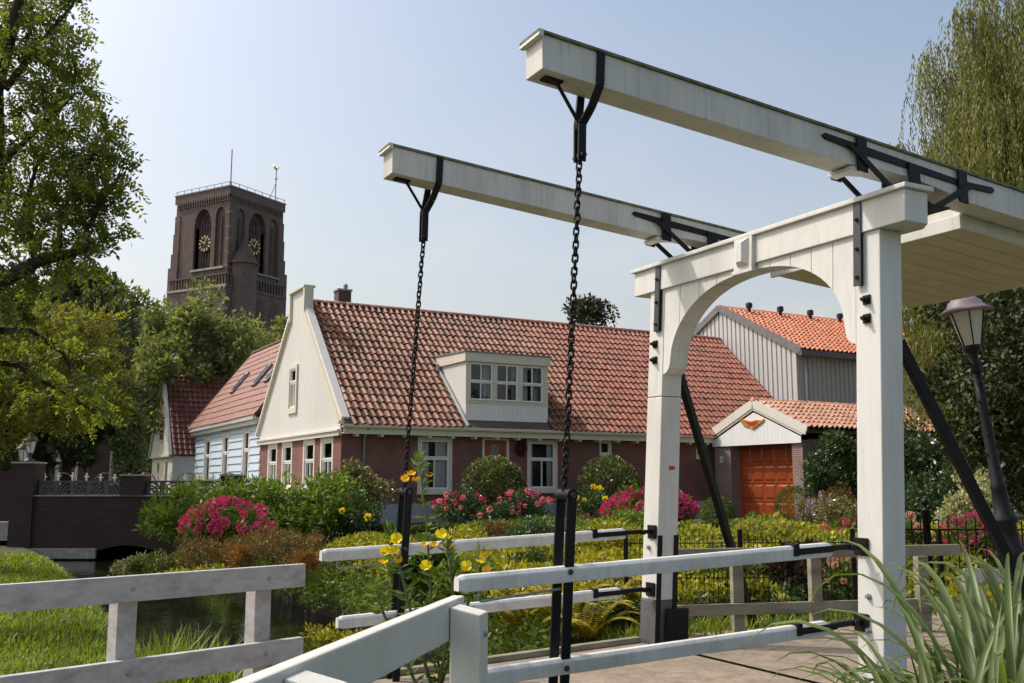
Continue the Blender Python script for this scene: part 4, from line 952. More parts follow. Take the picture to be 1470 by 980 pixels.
tile_field('roof_tiles', cr, roof_frame((0, -.24, cez - .04), (1, 0, 0), cv), 30, 15, .27, cv.length / 15, M['tile_dark'], h=.06)
ridge_tiles(cr, (0, cwd / 2, crz + .04), (9, cwd / 2, crz + .04), 24, .13, M['tile_dark'])
# low dark building in the tree shade
LB = empty('shaded_brick_building', (-24.5, 60., 0), R(8)); tag(LB, 'dark brick building with slate roof in the shade behind the trees', 'building')
mb = MB(); lw = [(-3 + k * 3.1, -1.7 + k * 3.1, 1.4, 4.2) for k in range(4)]; wall(mb, fac(), -16, 12, 0, 5.6, lw); mb.add([(12, 0, 0), (12, 9, 0), (12, 9, 5.6), (12, 4.5, 9.4), (12, 0, 5.6)], [(0, 1, 2, 3, 4)]); mb.build('wall', M['brick_b'], LB)
for h in lw: window(LB, fac(), *h, rec=.06, outer=.12, sash=.06, split=.5, muntin_u=(.33, .66), upper_muntin=True, curtain=0, om=M['cream'])
MB().add([(-16, .6, 0), (12, .6, 0), (12, .6, 5.6), (-16, .6, 5.6)], [(0, 1, 2, 3)]).build('inner_wall', M['dark'], LB)
lr = MB().add([(-16, -.5, 5.5), (12.3, -.5, 5.5), (12.3, 4.5, 9.4), (-16, 4.5, 9.4), (12.3, 9.5, 5.5), (-16, 9.5, 5.5)], [(0, 1, 2, 3), (3, 2, 4, 5)]).build('roof', M['slate'], LB)
tile_field('roof_slates', lr, roof_frame((-2, -.55, 5.52), (1, 0, 0), (0, 5, 3.9)), 34, 14, .42, 6.38 / 14, M['slate'], h=.02)
MB().box(-16, 12.3, -.62, -.5, 5.42, 5.56).build('gutter', M['cream'], LB)
# brown-roofed house behind the willow
RH = empty('brown_roofed_house', (21.0, 43., 0), HA - R(4)); tag(RH, 'house with brown tiled roof and grey boarded gable behind the willow', 'house')
MB().add([(0, 0, .2), (9, 0, .2), (9, 7, .2), (0, 7, .2), (0, 0, 3.4), (9, 0, 3.4), (9, 7, 3.4), (0, 7, 3.4), (0, 3.5, 7.2), (9, 3.5, 7.2)], [(0, 1, 5, 4), (1, 2, 6, 9, 5), (2, 3, 7, 6), (3, 0, 4, 8, 7)]).build('wall', M['plinth'], RH)
for i in range(14): MB().prism([(i * .5, .3), (i * .5 + .47, .3), (i * .5 + .47, 3.4 + 3.7 * (1 - abs(i * .5 + .47 - 3.5) / 3.5)), (i * .5, 3.4 + 3.7 * (1 - abs(i * .5 - 3.5) / 3.5))], lambda p, t: (-t, p[0], p[1]), .001, .03).build('gable_board', M['plinth'], RH)
rr_ = MB().add([(-.2, -.4, 3.0), (9, -.4, 3.0), (9, 3.5, 7.3), (-.2, 3.5, 7.3), (9, 7.4, 3.0), (-.2, 7.4, 3.0)], [(0, 1, 2, 3), (3, 2, 4, 5)]).build('roof', M['tile_brown'], RH)
rvv = Vector((0, 3.9, 4.3)); tile_field('roof_tiles', rr_, roof_frame((-.2, -.42, 3.02), (1, 0, 0), rvv), 34, 16, .27, rvv.length / 16, M['tile_brown'], h=.06)

# ---------------------------------------------------------------- church tower
M['quoin'] = plain('weathered_quoin', (.23, .20, .18), .85, 0, .3)
TA = R(60); TO = (-31.09, 105.0); TWD = 8.4
CT = empty('church_tower', (*TO, 0), TA); tag(CT, 'tall square brick church tower with gold clock faces and flat top', 'tower')
def arch_pts(u0, u1, vs_, vt, n=10):
    m_ = (u0 + u1) / 2; P = []
    for j in range(n + 1):
        t = j / n; P.append((u0 + (m_ - u0) * (1 - math.cos(t * math.pi / 2)) ** 1.0, vs_ + (vt - vs_) * math.sin(t * math.pi / 2)))
    return P + [(2 * m_ - u, v) for u, v in P[-2::-1]]
def arched(mb, mp, u0, u1, v0, vs_, vt, dep):
    A_ = arch_pts(u0, u1, vs_, vt); h = len(A_) // 2
    mb.add([mp(*p, 0) for p in A_[:h + 1]] + [mp(u0, vt, 0)], [tuple(range(h + 2))])
    mb.add([mp(*p, 0) for p in A_[h:]] + [mp(u1, vt, 0)], [tuple(range(h + 2))])
    n = len(A_); mb.add([mp(*p, 0) for p in A_] + [mp(*p, -dep) for p in A_], [(i, i + 1, n + i + 1, n + i) for i in range(n - 1)])
def arch_face(mp, u0, u1, v0, vs_, vt, w): 
    A_ = arch_pts(u0, u1, vs_, vt); P = [mp(u0, v0, w)] + [mp(*p, w) for p in A_] + [mp(u1, v0, w)]
    return MB().add(P, [tuple(range(len(P)))])
mbw = MB()
faces = ((gab(), 1), (fac(), 2))
recs = {1: [(2.75, 5.4, 25.1, 29.9, 31.9, .75), (.6, 2.1, 25.1, 30.6, 31.8, .28)], 2: [(3.0, 5.65, 25.0, 29.9, 31.9, .75), (1.1, 2.4, 25.1, 30.6, 31.8, .28), (6.2, 7.6, 25.1, 30.6, 31.8, .28)]}
for mp, k in faces:
    wall(mbw, mp, 0, TWD, 24.2, 33.9, [(r[0], r[1], r[2], r[4]) for r in recs[k]], .28)
    for (u0, u1, v0, vs_, vt, dep) in recs[k]: arched(mbw, mp, u0, u1, v0, vs_, vt, dep)
mbw.add([(TWD, 0, 0), (TWD, TWD, 0), (TWD, TWD, 33.9), (TWD, 0, 33.9), (0, TWD, 0), (0, TWD, 33.9), (0, 0, 33.9)], [(0, 1, 2, 3), (1, 4, 5, 2), (3, 2, 5, 6)])
mbw.build('belfry_wall', M['brick_t'], CT)
for mp, k in faces:
    for q_, (u0, u1, v0, vs_, vt, dep) in enumerate(recs[k]):
        wn_ = arch_face(mp, u0, u1, v0, vs_, vt, -dep).build('arch_recess', M['brick_t'], CT)
        if q_ == 0:
            um = (u0 + u1) / 2
            arch_face(mp, um - .82, um + .82, v0 + .25, 30.0, 31.4, -dep + .03).build('belfry_opening', M['louvre'], wn_)
            for dx in (-.42, 0, .42): wbox(q := MB(), mp, um + dx - .05, um + dx + .05, v0 + .3, 30.6, -dep + .035, -dep + .14); q.build('mullion', M['brick_t'], wn_)
            for vv_ in (26.2, 29.3, 30.2): wbox(q := MB(), mp, um - .8, um + .8, vv_, vv_ + .07, -dep + .04, -dep + .1); q.build('tracery_bar', M['brick_t'], wn_)
            # clock
            ck = empty('clock', (0, 0, 0)); ck.parent = CT; um2 = um - .0; cz = 28.05; sg = -1 if k == 1 else 1
            def cpt(ang, r, w): return mp(um2 + sg * r * math.sin(ang), cz + r * math.cos(ang), w)
            wf = -dep + .36
            MB().add([cpt(2 * math.pi * i / 32, .98, wf) for i in range(32)] + [cpt(2 * math.pi * i / 32, .98, wf - .06) for i in range(32)], [tuple(range(32))] + [(i, (i + 1) % 32, 32 + (i + 1) % 32, 32 + i) for i in range(32)]).build('clock_face', M['louvre'], ck)
            def hand(ang, r0, r1, wid, w, nm):
                a0 = ang - wid / max(abs(r0), .3); P = []
                dx, dz = math.sin(ang), math.cos(ang)
                for r, s in ((r0, -1), (r0, 1), (r1, 1), (r1, -1)):
                    P.append(mp(um2 + sg * (r * dx + s * wid * dz), cz + r * dz - s * wid * dx, w))
                MB().add(P, [(0, 1, 2, 3)]).build(nm, M['gold'], ck)
            for i in range(12): hand(i * math.pi / 6, .62, .93, .085 if i % 3 == 0 else .07, wf + .02, 'numeral')
            hand(R(-60), -.12, .86, .045, wf + .06, 'minute_hand'); hand(R(25), -.1, .6, .055, wf + .04, 'hour_hand')
        else:
            wbox(q := MB(), mp, (u0 + u1) / 2 - .05, (u0 + u1) / 2 + .05, v0, 30.8, -dep + .002, -dep + .14); q.build('blind_mullion', M['brick_t'], wn_)
            for s_ in (-.38, .38):
                arch_face(mp, (u0 + u1) / 2 + s_ - .28, (u0 + u1) / 2 + s_ + .28, v0 + .2, 30., 30.7, -dep + .004).build('blind_panel', M['brick_b'], wn_)
    # string courses, sills, corbel frieze, parapet coping
    wbox(q := MB(), mp, .5, 5.6 if k == 1 else 7.9, 24.78, 24.98, .0, .22); q.build('sill_course', M['stone'] if k == 1 else M['lead'], CT)
    fz = MB()
    n_ = 22
    for i in range(n_):
        a = .15 + i * (TWD - .3) / n_; wbox(fz, mp, a, a + .16, 32.35, 33.0, .0, .13); wbox(fz, mp, a - .02, a + .2, 32.75, 33.0, .131, .17)
    fz.build('corbel_frieze', M['brick_t'], CT, kind='stuff')
    wbox(q := MB(), mp, -.12, TWD + .12, 33.0, 33.9, .001, .17); q.build('parapet', M['brick_t'], CT)
    wbox(q := MB(), mp, -.2, TWD + .2, 33.9, 34.05, -.2, .24); q.build('coping', M['lead'], CT)
    rl = MB(); wbox(rl, mp, -.1, TWD + .1, 34.42, 34.47, .08, .13)
    for i in range(8): wbox(rl, mp, i * 1.19, i * 1.19 + .05, 34.05, 34.42, .08, .13)
    rl.build('roof_railing', M['lead'], CT)
    # quoin blocks
    for i in range(6):
        z = 25.0 + i * 1.5 + random.uniform(-.2, .2); wbox(q := MB(), mp, -.004, random.uniform(.25, .55), z, z + .2, .0, .012); q.build('quoin', M['quoin'], CT)
    # stepped buttress at the outer edge
    e = TWD
    for (z0, z1, d) in ((20., 25.6, .75), (25.6, 27.2, .45), (27.2, 29.5, .25), (29.5, 31.6, .12)):
        wbox(q := MB(), mp, e - .7, e + d, z0, z1, -.4, .04 + d * .2); q.build('buttress', M['brick_t'], CT)
    # gallery: balustrade in front of the lower stage
    wbox(q := MB(), mp, -.35, TWD + .35, 0, 22.6, -1.0, .45); q.build('lower_stage', M['brick_t'], CT)
    wbox(q := MB(), mp, -.4, TWD + .4, 22.6, 22.85, -1.0, .55); q.build('gallery_floor', M['stone'] if k == 1 else M['brick_t'], CT)
    wbox(q := MB(), mp, -.4, TWD + .4, 23.98, 24.15, .3, .5); q.build('gallery_rail', M['brick_t'], CT)
    for i in range(20): wbox(q := MB(), mp, -.3 + i * .45, -.12 + i * .45, 22.85, 23.98, .33, .46); q.build('baluster', M['brick_t'], CT)
    wbox(q := MB(), mp, 0, TWD, 22.85, 24.2, -.3, -.02); q.build('gallery_back', M['louvre'], CT)
    for u in (4.6, 6.9):
        arch_face(mp, u - .75, u + .75, 17., 20.6, 22.0, .46).build('lower_arch', M['brick_b'], CT)
mbk = MB(); mbk.lathe([(1.5, 0), (1.5, 25.3), (1.75, 25.35), (1.3, 26.0), (.65, 27.2), (.25, 28.), (.12, 28.3)], 8, (1.9, -.5, 0)).build('stair_turret', M['brick_t'], CT)
MB().lathe([(1.78, 25.36), (1.34, 26.02), (.68, 27.22), (.28, 28.05), (.02, 28.5)], 8, (1.9, -.5, 0)).build('turret_cap', M['brick_b'], CT)
MB().bar((.1, .1, 34.), (.1, .1, 38.2), .09).build('flag_pole', M['lead'], CT)
wc = MB().bar((7.4, .4, 34.), (7.4, .4, 38.), .08).build('vane_pole', M['lead'], CT); MB().bar((7.4, .4, 36.4), (6.4, .4, 34.1), .07).build('vane_stay', M['lead'], CT)
MB().lathe([(.01, 36.7), (.16, 36.8), (.16, 37.0), (.01, 37.1)], 8, (7.4, .4, 0)).build('vane_ball', M['gold'], wc)
MB().prism([(-.35, .0), (.1, -.1), (.3, .2), (.45, .5), (.3, .45), (.1, .2), (-.15, .25), (-.35, .55), (-.5, .3)], lambda p, t: (7.4 + p[0], .4 + t, 38.0 + p[1]), -.03, .03).build('weathercock', M['gold'], wc)

# ---------------------------------------------------------------- brick road bridge at the end of the canal
BW = empty('brick_road_bridge', (0, 28., 0)); tag(BW, 'dark brick bridge parapet with cast panels across the canal', 'bridge')
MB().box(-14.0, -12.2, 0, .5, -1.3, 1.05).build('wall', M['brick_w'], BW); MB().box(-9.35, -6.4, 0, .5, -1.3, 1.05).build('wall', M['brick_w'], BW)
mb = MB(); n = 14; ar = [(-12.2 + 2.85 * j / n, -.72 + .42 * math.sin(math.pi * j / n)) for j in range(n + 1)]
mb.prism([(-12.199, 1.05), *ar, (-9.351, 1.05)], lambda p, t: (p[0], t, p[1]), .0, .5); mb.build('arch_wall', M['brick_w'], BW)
MB().box(-16, -6.4, .501, 4.6, -.20, .32).build('road_slab', M['concrete'], BW); MB().box(-16, -6.4, 4.3, 4.6, -1.3, -.21).build('arch_light_block', M['brick_w'], BW)  # slab and closing back panel added to keep light out of the arch
MB().box(-13.9, -11.6, -.12, -.001, -.66, -.38).build('ledge', M['concrete'], BW)
MB().box(-14.0, -6.4, -.03, .53, 1.052, 1.085).build('coping', M['concrete'], BW)
pil = [(-14.08, -13.45, 1.97), (-11.01, -10.38, 1.62), (-8.2, -7.67, 1.62)]
for a, b, z in pil:
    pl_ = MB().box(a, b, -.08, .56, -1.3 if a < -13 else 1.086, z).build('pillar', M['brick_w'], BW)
    MB().box(a - .03, b + .03, -.11, .59, z + .001, z + .05).build('pillar_cap', M['concrete'], pl_)
M['panel'] = plain('grey_cast_panel', (.09, .085, .08), .8, 0, .3, 6)
for a, b in ((-13.43, -11.03), (-10.36, -8.22)):
    n = 5; w = (b - a) / n
    for i in range(n):
        x0 = a + i * w; pn = MB()
        for u0, u1, v0, v1 in ((0, w - .01, 1.087, 1.13), (0, w - .01, 1.44, 1.49), (0, .05, 1.13, 1.44), (w - .06, w - .01, 1.13, 1.44)): pn.box(x0 + u0, x0 + u1, .18, .30, v0, v1)
        pn = pn.build('cast_panel', M['panel'], BW)
        cx = x0 + (w - .06 if i % 2 else .05); sg = -1 if i % 2 else 1
        for r in (.13, .22, .31):
            pts = [(cx + sg * r * math.cos(t) * 1.15, .24, 1.13 + r * math.sin(t)) for t in np.linspace(0, 1.57, 7)]
            q = MB()
            for p0, p1 in zip(pts[:-1], pts[1:]): q.bar(p0, p1, .05, .035)
            q.build('panel_arc', M['panel'], pn)
for x, z, sc in ((-13.77, 2.02, 1.), (-14.55, 1.83, .95)):
    pd = 0 if x > -14 else 1.2
    pl = empty('pillar_lantern', (x, 28.24 + pd, z)); tag(pl, 'small grey lantern on the tall brick bridge pillar' if x > -14 else 'small grey lantern at the very edge on the red wall', 'lantern', 'lanterns on the brick bridge')
    MB().lathe([(.16, 0), (.14, .05), (.06, .09), (.05, .2), (.08, .22), (.11, .25)], 10).build('foot', M['ironbl'], pl, True)
    g_ = MB().lathe([(.10, .255), (.17, .58)], 6).build('glass', M['lampglass'], pl)
    for i in range(6):
        a = i * math.pi / 3; MB().bar((.102 * math.cos(a), .102 * math.sin(a), .25), (.173 * math.cos(a), .173 * math.sin(a), .59), .014).build('rib', M['ironbl'], g_)
    MB().lathe([(.21, .585), (.2, .62), (.11, .70), (.09, .76), (.04, .80), (.015, .9)], 12).build('hood', M['ironbl'], pl, True)
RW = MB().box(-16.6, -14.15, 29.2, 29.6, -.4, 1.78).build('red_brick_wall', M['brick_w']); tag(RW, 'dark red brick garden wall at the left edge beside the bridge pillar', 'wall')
# churchyard railing with white crosses behind the bridge
XF = empty('cross_railing', (0, 32.5, 0)); tag(XF, 'low dark iron railing with white cross finials behind the brick bridge', 'railing')
MB().bar((-15.4, 0, 1.25), (-8.6, 0, 1.25), .04).build('rail', M['iron'], XF); MB().bar((-15.4, 0, .6), (-8.6, 0, .6), .04).build('rail', M['iron'], XF)
M['redpaint'] = plain('dark_red_paint', (.12, .02, .03), .6)
for i in range(15):
    x = -15.3 + i * .46; MB().bar((x, -.03, .2), (x, -.03, 1.5), .025).build('bar', M['iron'], XF)
    q = MB().box(x - .022, x + .022, -.05, -.01, 1.45 + .03 * math.sin(i), 1.75 + .03 * math.sin(i)); q.box(x - .075, x + .075, -.051, -.009, 1.61 + .03 * math.sin(i), 1.65 + .03 * math.sin(i)); q.build('cross', M['white_clean'], XF)
for i in range(5):
    x = -14.7 + i * 1.35; MB().tube([(x + .33 * math.cos(t), .02, 1.42 + .33 * math.sin(t)) for t in np.linspace(0, 3.14, 12)], .02, 6).build('hoop', M['redpaint'], XF)

# ---------------------------------------------------------------- trees
def branch_tube(mb, a, b, r0, r1, wob=.15, n=6):
    a = np.array(a, float); b = np.array(b, float); L = np.linalg.norm(b - a); P = []; o = np.zeros(3)
    for i in range(n + 1):
        t = i / n; o = o * .6 + RNG.normal(size=3) * L * wob * .12; P.append(tuple(a + (b - a) * t + o * math.sin(t * math.pi) + np.array([0, 0, L * .06 * math.sin(t * math.pi)])))
    mb.tube(P, [r0 + (r1 - r0) * i / n for i in range(n + 1)], 7); return P
def tree(name, label, x, y, h, cr, z0, nclump, nleaf, L, mat, group='trees behind the houses', ry=None, tr=.22, clump=.19, up=.3):
    gz = gz1(x, y) - .1; t = empty(name, (x, y, gz)); tag(t, label, 'tree', group)
    ry = ry or cr; cz = (z0 + h) / 2; rz = (h - z0) / 2
    C_ = ellipsoid_centers(nclump, (0, 0, cz), (cr, ry, rz), .35, .25, .10)
    rad = RNG.uniform(.6, 1.4, nclump) * clump * (cr + rz) * .6
    V = cloud(C_, rad, nleaf, L, L * .55, .55, up)
    obj('crown', quads_mesh('crown', V, mat), t)
    tb = MB(); fork = z0 + (h - z0) * .3
    tb.tube([(0, 0, -.2), (.05, 0, .5), (.0, .05, fork * .6), (.05, 0, fork)], [tr * 1.4, tr, tr * .85, tr * .7], 10)
    for i in RNG.choice(nclump, min(nclump, 22), replace=False):
        zz = RNG.uniform(.45, 1.) * fork; branch_tube(tb, (0, 0, zz), C_[i], tr * .38, .02)
    tb.build('trunk', M['bark'], t, True); return t
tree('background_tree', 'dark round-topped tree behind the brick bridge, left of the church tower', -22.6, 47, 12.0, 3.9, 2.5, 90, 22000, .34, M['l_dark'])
tree('background_tree', 'airy pale green tree with sky gaps, just left of the tower', -25.5, 62, 15.0, 4.4, 4, 70, 15000, .38, M['l_mid'], clump=.15)
tree('background_tree', 'broad light green tree covering the foot of the church tower', -19.0, 58, 11.6, 4.5, 3, 90, 22000, .36, M['l_light'])
tree('background_tree', 'light green tree between the tower and the white gable', -15.4, 64, 11.6, 4.2, 3, 70, 15000, .38, M['l_light'])
tree('background_tree', 'mid green tree above the slate roof of the shaded brick building', -24.4, 65, 13.4, 4.3, 2.6, 80, 18000, .33, M['l_light'])
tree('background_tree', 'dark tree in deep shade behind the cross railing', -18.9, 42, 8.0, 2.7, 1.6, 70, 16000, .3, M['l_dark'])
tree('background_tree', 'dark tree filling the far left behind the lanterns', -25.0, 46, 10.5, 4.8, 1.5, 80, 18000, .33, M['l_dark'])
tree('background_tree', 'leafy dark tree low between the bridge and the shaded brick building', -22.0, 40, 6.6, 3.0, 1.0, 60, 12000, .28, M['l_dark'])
tree('pine_tree', 'dark pine top showing above the long roof ridge', 4.6, 56, 12.0, 1.9, 4., 46, 9000, .3, M['l_conif'], group=None)
tree('yew_tree', 'dark evergreen standing right of the lamp post', 12.6, 23.5, 7.4, 2.3, .6, 90, 30000, .15, M['l_conif'], group='evergreens at the right edge')
tree('yew_tree', 'dense dark evergreen behind the lamp post column', 10.4, 19.6, 5.2, 1.5, .4, 70, 22000, .13, M['l_conif'], group='evergreens at the right edge', up=-.1)
tree('yew_tree', 'tall dark evergreen behind the counterweight and willow', 15.2, 31.5, 9.8, 2.6, .8, 90, 24000, .2, M['l_conif'], group='evergreens at the right edge')
tree('slender_tree', 'slender pale green young tree beside the cream wooden house', -15.75, 41, 4.4, .5, .7, 40, 4500, .2, M['l_light'], group=None, tr=.06, clump=.3)

# near tree on the left bank: trunk, limbs and pinnate leaves
NT = empty('ash_tree', (-6.75, 12.1, -.2)); tag(NT, 'near leafy tree with dark crooked limb at the left edge', 'tree')
nb_ = MB(); OX, OY, OZ = 6.75, -12.1, .2
def lp_(pts): return [(x + OX, y + OY, z + OZ) for x, y, z in pts]
limbs = [([(-6.75, 12.1, -.3), (-6.72, 12.1, 1.2), (-6.78, 12.1, 2.6), (-6.6, 12.1, 3.4), (-6.68, 12.1, 4.4), (-6.52, 12.0, 5.3), (-6.62, 12.0, 6.4), (-6.4, 12., 7.6), (-6.3, 12.1, 8.9)], [.26, .22, .21, .2, .15, .11, .10, .07, .03]),
         ([(-6.72, 12.05, 3.55), (-6.37, 12., 3.88), (-5.91, 11.95, 4.13), (-5.5, 11.9, 4.22), (-5.31, 11.9, 4.28), (-5.27, 11.9, 4.42), (-5.33, 11.9, 4.66), (-5.18, 11.85, 4.74), (-4.98, 11.85, 4.83)], [.12, .10, .082, .065, .05, .038, .032, .025, .012]),
         ([(-5.92, 11.95, 4.14), (-5.98, 11.9, 4.4), (-6.08, 11.9, 4.85), (-5.9, 11.8, 5.4), (-5.6, 11.8, 5.8)], [.045, .035, .03, .02, .01]),
         ([(-5.62, 11.92, 4.2), (-5.62, 11.9, 4.6), (-5.5, 11.9, 5.1), (-5.25, 11.9, 5.5), (-5.05, 11.9, 5.75)], [.035, .028, .022, .015, .006]),
         ([(-5.3, 11.9, 4.5), (-5.1, 12., 5.0), (-4.98, 12., 5.25), (-4.9, 12., 5.5)], [.02, .016, .01, .005]),
         ([(-6.55, 12., 5.3), (-6.1, 12.1, 5.9), (-5.8, 12.2, 6.3), (-5.6, 12.2, 6.5)], [.05, .035, .02, .006]),
         ([(-6.5, 12., 6.4), (-6.1, 12., 7.0), (-5.75, 12.1, 7.6), (-5.6, 12., 8.2)], [.05, .035, .02, .01]),
         ([(-6.5, 12., 6.9), (-6.9, 12.3, 7.6), (-7.3, 12.4, 8.3)], [.05, .03, .012]),
         ([(-6.7, 12.1, 3.3), (-6.2, 12.5, 3.35), (-5.9, 12.8, 3.1), (-5.75, 13., 2.7)], [.06, .04, .025, .01]),
         ([(-6.7, 12.1, 2.9), (-6.5, 12.7, 2.95), (-6.2, 13.2, 2.7), (-5.8, 13.6, 2.4)], [.06, .04, .025, .01]),
         ([(-6.65, 12.1, 4.6), (-7.1, 11.8, 5.2), (-7.6, 11.6, 6.0)], [.06, .04, .015])]
for p, r in limbs: nb_.tube(lp_(p), r, 8)
def pinnate(points, dirs, n_leaf=9, rach=.24, lf=.062, wid=.028):
    """compound leaves: a stalk with paired leaflets"""
    out = []; D = unit(dirs + np.array([0, 0, -.25])); S0 = unit(np.cross(D, RNG.normal(size=D.shape)))
    s = RNG.uniform(.7, 1.2, len(points))[:, None]
    for k in range(n_leaf):
        t = (k // 2 + 1) / ((n_leaf + 1) / 2); sg = 1 if k % 2 else -1
        base = points + D * rach * t * s + np.array([0, 0, -.05]) * t * t
        if k == n_leaf - 1: dd = D
        else: dd = D * .45 + S0 * sg
        out.append(leafv(base, dd + RNG.normal(size=D.shape) * .15, lf * s[:, 0] * RNG.uniform(.8, 1.2, len(points)), wid * s[:, 0], .15, S=np.cross(D, S0) + RNG.normal(size=D.shape) * .3))
    return np.concatenate(out)
tips = []
for p, r in limbs:
    p = np.array(p)
    for i in range(len(p) - 1):
        if r[i] > .13: continue
        for _ in range(int(7 + 10 * np.linalg.norm(p[i + 1] - p[i]))):
            a = p[i] + (p[i + 1] - p[i]) * random.random(); d = unit(RNG.normal(size=3) + np.array([.25, 0, .3])); L = random.uniform(.2, .5)
            e = a + d * L
            if e[0] > -4.85 or (e[0] > -5.6 and e[2] > 6.6): continue
            nb_.tube(lp_([a, a + d * L * .5 + np.array([0, 0, .03]), e]), [.008, .006, .003], 4); tips += [(a + d * L * q, d) for q in RNG.uniform(.25, 1.05, 5)]
# extra twigs where the crown is full
for (cx, cy, cz, rx, ry, rz, n) in ((-6.0, 12.1, 6.0, .75, .8, 1.3, 240), (-6.4, 12.2, 7.6, .75, .8, 1.0, 260), (-5.3, 11.9, 5.5, .4, .5, .55, 160), (-6.3, 12.2, 4.95, .6, .7, .4, 150), (-7.2, 12., 6.2, .6, .9, 1.6, 120), (-5.8, 12., 6.6, .45, .5, .6, 190), (-5.6, 11.9, 4.85, .35, .4, .3, 45)):
    for _ in range(n):
        d = sphere_pts(1)[0]; q = np.array((cx, cy, cz)) + d * np.array((rx, ry, rz)) * random.random() ** .5; tips.append((q, d + RNG.normal(size=3) * .6))
tips = [t for t in tips if t[0][0] < -4.82 and not (t[0][0] > -5.55 and t[0][2] > 6.6)]
tp = np.array([t[0] for t in tips]); td = np.array([t[1] for t in tips])
V = pinnate(tp, td, lf=.075, wid=.034); V[..., 0] += OX; V[..., 1] += OY; V[..., 2] += OZ
obj('crown', quads_mesh('crown', V, M['l_ash']), NT)
nb_.build('trunk', M['bark'], NT, True)
# yellow-green tree further along the same bank
YT = empty('yellow_green_tree', (-11.15, 20.5, -.2)); tag(YT, 'low spreading yellow-green tree behind the near limb, over the brick bridge', 'tree')
nb_ = MB(); nb_.tube([(0, 0, -.2), (.05, 0, 1.2), (0, .1, 2.4), (.2, .1, 3.2)], [.22, .18, .16, .12], 9)
cl = [(.9, -.3, 4.6, .75), (1.7, -.5, 4.1, .7), (2.3, -.6, 4.4, .6), (2.75, -.6, 3.75, .5), (.2, -.4, 3.8, .8), (1.2, -.6, 3.2, .65), (2.1, -.8, 3.0, .5), (-.4, -.3, 4.5, .8), (.6, -.5, 2.7, .5), (-.6, -.3, 3.1, .7), (2.7, -.7, 4.9, .35), (1.6, -.4, 5.0, .45), (.1, -.3, 5.1, .6), (3.0, -.6, 3.2, .35), (-1.2, 0, 4.0, .9)]
tt = []; td = []
for x, y, z, r in cl:
    branch_tube(nb_, (.05, .05, random.uniform(2.0, 3.)), (x, y, z), .05, .012)
    n = int(260 * r); d = sphere_pts(n); q = np.array((x, y, z)) + d * np.array((r * 1.15, r, r * .62)) * (RNG.random(n) ** .5)[:, None]; tt.append(q); td.append(d + RNG.normal(size=(n, 3)) * .5)
V = pinnate(np.concatenate(tt), np.concatenate(td), 9, .30, .10, .048)
obj('crown', quads_mesh('crown', V, M['l_yellow']), YT); nb_.build('trunk', M['bark'], YT, True)

# weeping willow
WT_ = empty('weeping_willow', (15.9, 27.2, 0)); tag(WT_, 'weeping willow with long hanging yellow-green strands at the right', 'tree')
wb = MB(); wb.tube([(0, 0, -.2), (.1, 0, 2), (0, .1, 4.5), (-.3, 0, 7)], [.5, .4, .34, .25], 10)
SV = []
for i in range(240):
    a = random.uniform(0, 2 * math.pi) if i % 4 == 0 else random.uniform(math.pi * .6, math.pi * 1.5); el = math.asin(random.uniform(.02, 1)); k = random.uniform(.6, 1.0)
    ax_ = 4.8 * k * math.cos(el) ** .7 * math.cos(a); ay_ = 4.4 * k * math.cos(el) ** .7 * math.sin(a); az_ = 6.0 + 11.2 * k * math.sin(el) ** .9
    L0 = random.uniform(2.0, 5.2) * (1.1 if az_ < 10 else .85); sway = RNG.normal(size=2) * .22
    if i % 9 == 0: branch_tube(wb, (-.2, 0, random.uniform(4, 7)), (ax_, ay_, az_), .06, .015, .3)
    for j in range(28):
        o = RNG.normal(size=2) * .24; sx, sy, sz_ = ax_ + o[0], ay_ + o[1], az_ - .5 * np.linalg.norm(o) ** 2 * 3 + random.uniform(-.12, .12)
        ln = min(L0 * random.uniform(.55, 1.1), sz_ - random.uniform(2.5, 4.2))
        if ln < .5: continue
        n = int(ln / .10); t = np.linspace(0, 1, n); q = o * .6
        P = np.stack([sx + q[0] * np.sin(t * 1.5) + sway[0] * t * t, sy + q[1] * np.sin(t * 1.5) + sway[1] * t * t, sz_ + .15 * np.sin(t * 3) * (1 - t) - ln * t ** 1.15], -1) + RNG.normal(size=(n, 3)) * .022
        SV.append(leafv(P, RNG.normal(size=(n, 3)) * .28 + np.array([0, 0, -1.]), RNG.uniform(.13, .21, n), .036))
obj('crown', quads_mesh('crown', np.concatenate(SV), M['l_willow']), WT_); wb.build('trunk', M['bark'], WT_, True)

# ---------------------------------------------------------------- shrubs and flowers
def shrub(name, label, x, y, rx, h, n, L, mat, ry=None, z0=None, cat='shrub', group=None, wl=.5, clump=.3, nc=40, inner=.4, top=.35, up=.25, bumps=.1, stems=True):
    ry = ry or rx; z0 = gz1(x, y) if z0 is None else z0
    t = empty(name, (x, y, z0)); tag(t, label, cat, group)
    C_ = ellipsoid_centers(nc, (0, 0, h * .48), (rx * .8, ry * .8, h * .42), inner, top, bumps)
    rad = RNG.uniform(.6, 1.3, nc) * clump * min(rx, h)
    V = cloud(C_, rad, n, L, L * wl, .7, up); V[..., 2] = np.maximum(V[..., 2], .0)
    obj('foliage', quads_mesh('foliage', V, mat), t)
    if stems:
        sb = MB()
        for i in range(6): branch_tube(sb, (random.uniform(-.1, .1) * rx, random.uniform(-.1, .1) * ry, -.05), C_[i], .015 + .01 * h, .006, n=4)
        sb.build('stems', M['twig'], t, kind='stuff')
    return t, C_
def head_mesh(name, r, mat, n=150, L=.36):
    d = sphere_pts(n); P = d * r * .88; D = np.cross(d, RNG.normal(size=(n, 3))) + d * .12
    return quads_mesh(name, leafv(P, D, r * L * RNG.uniform(.7, 1.2, n), r * L * .8, .1, S=np.cross(d, D)), mat)
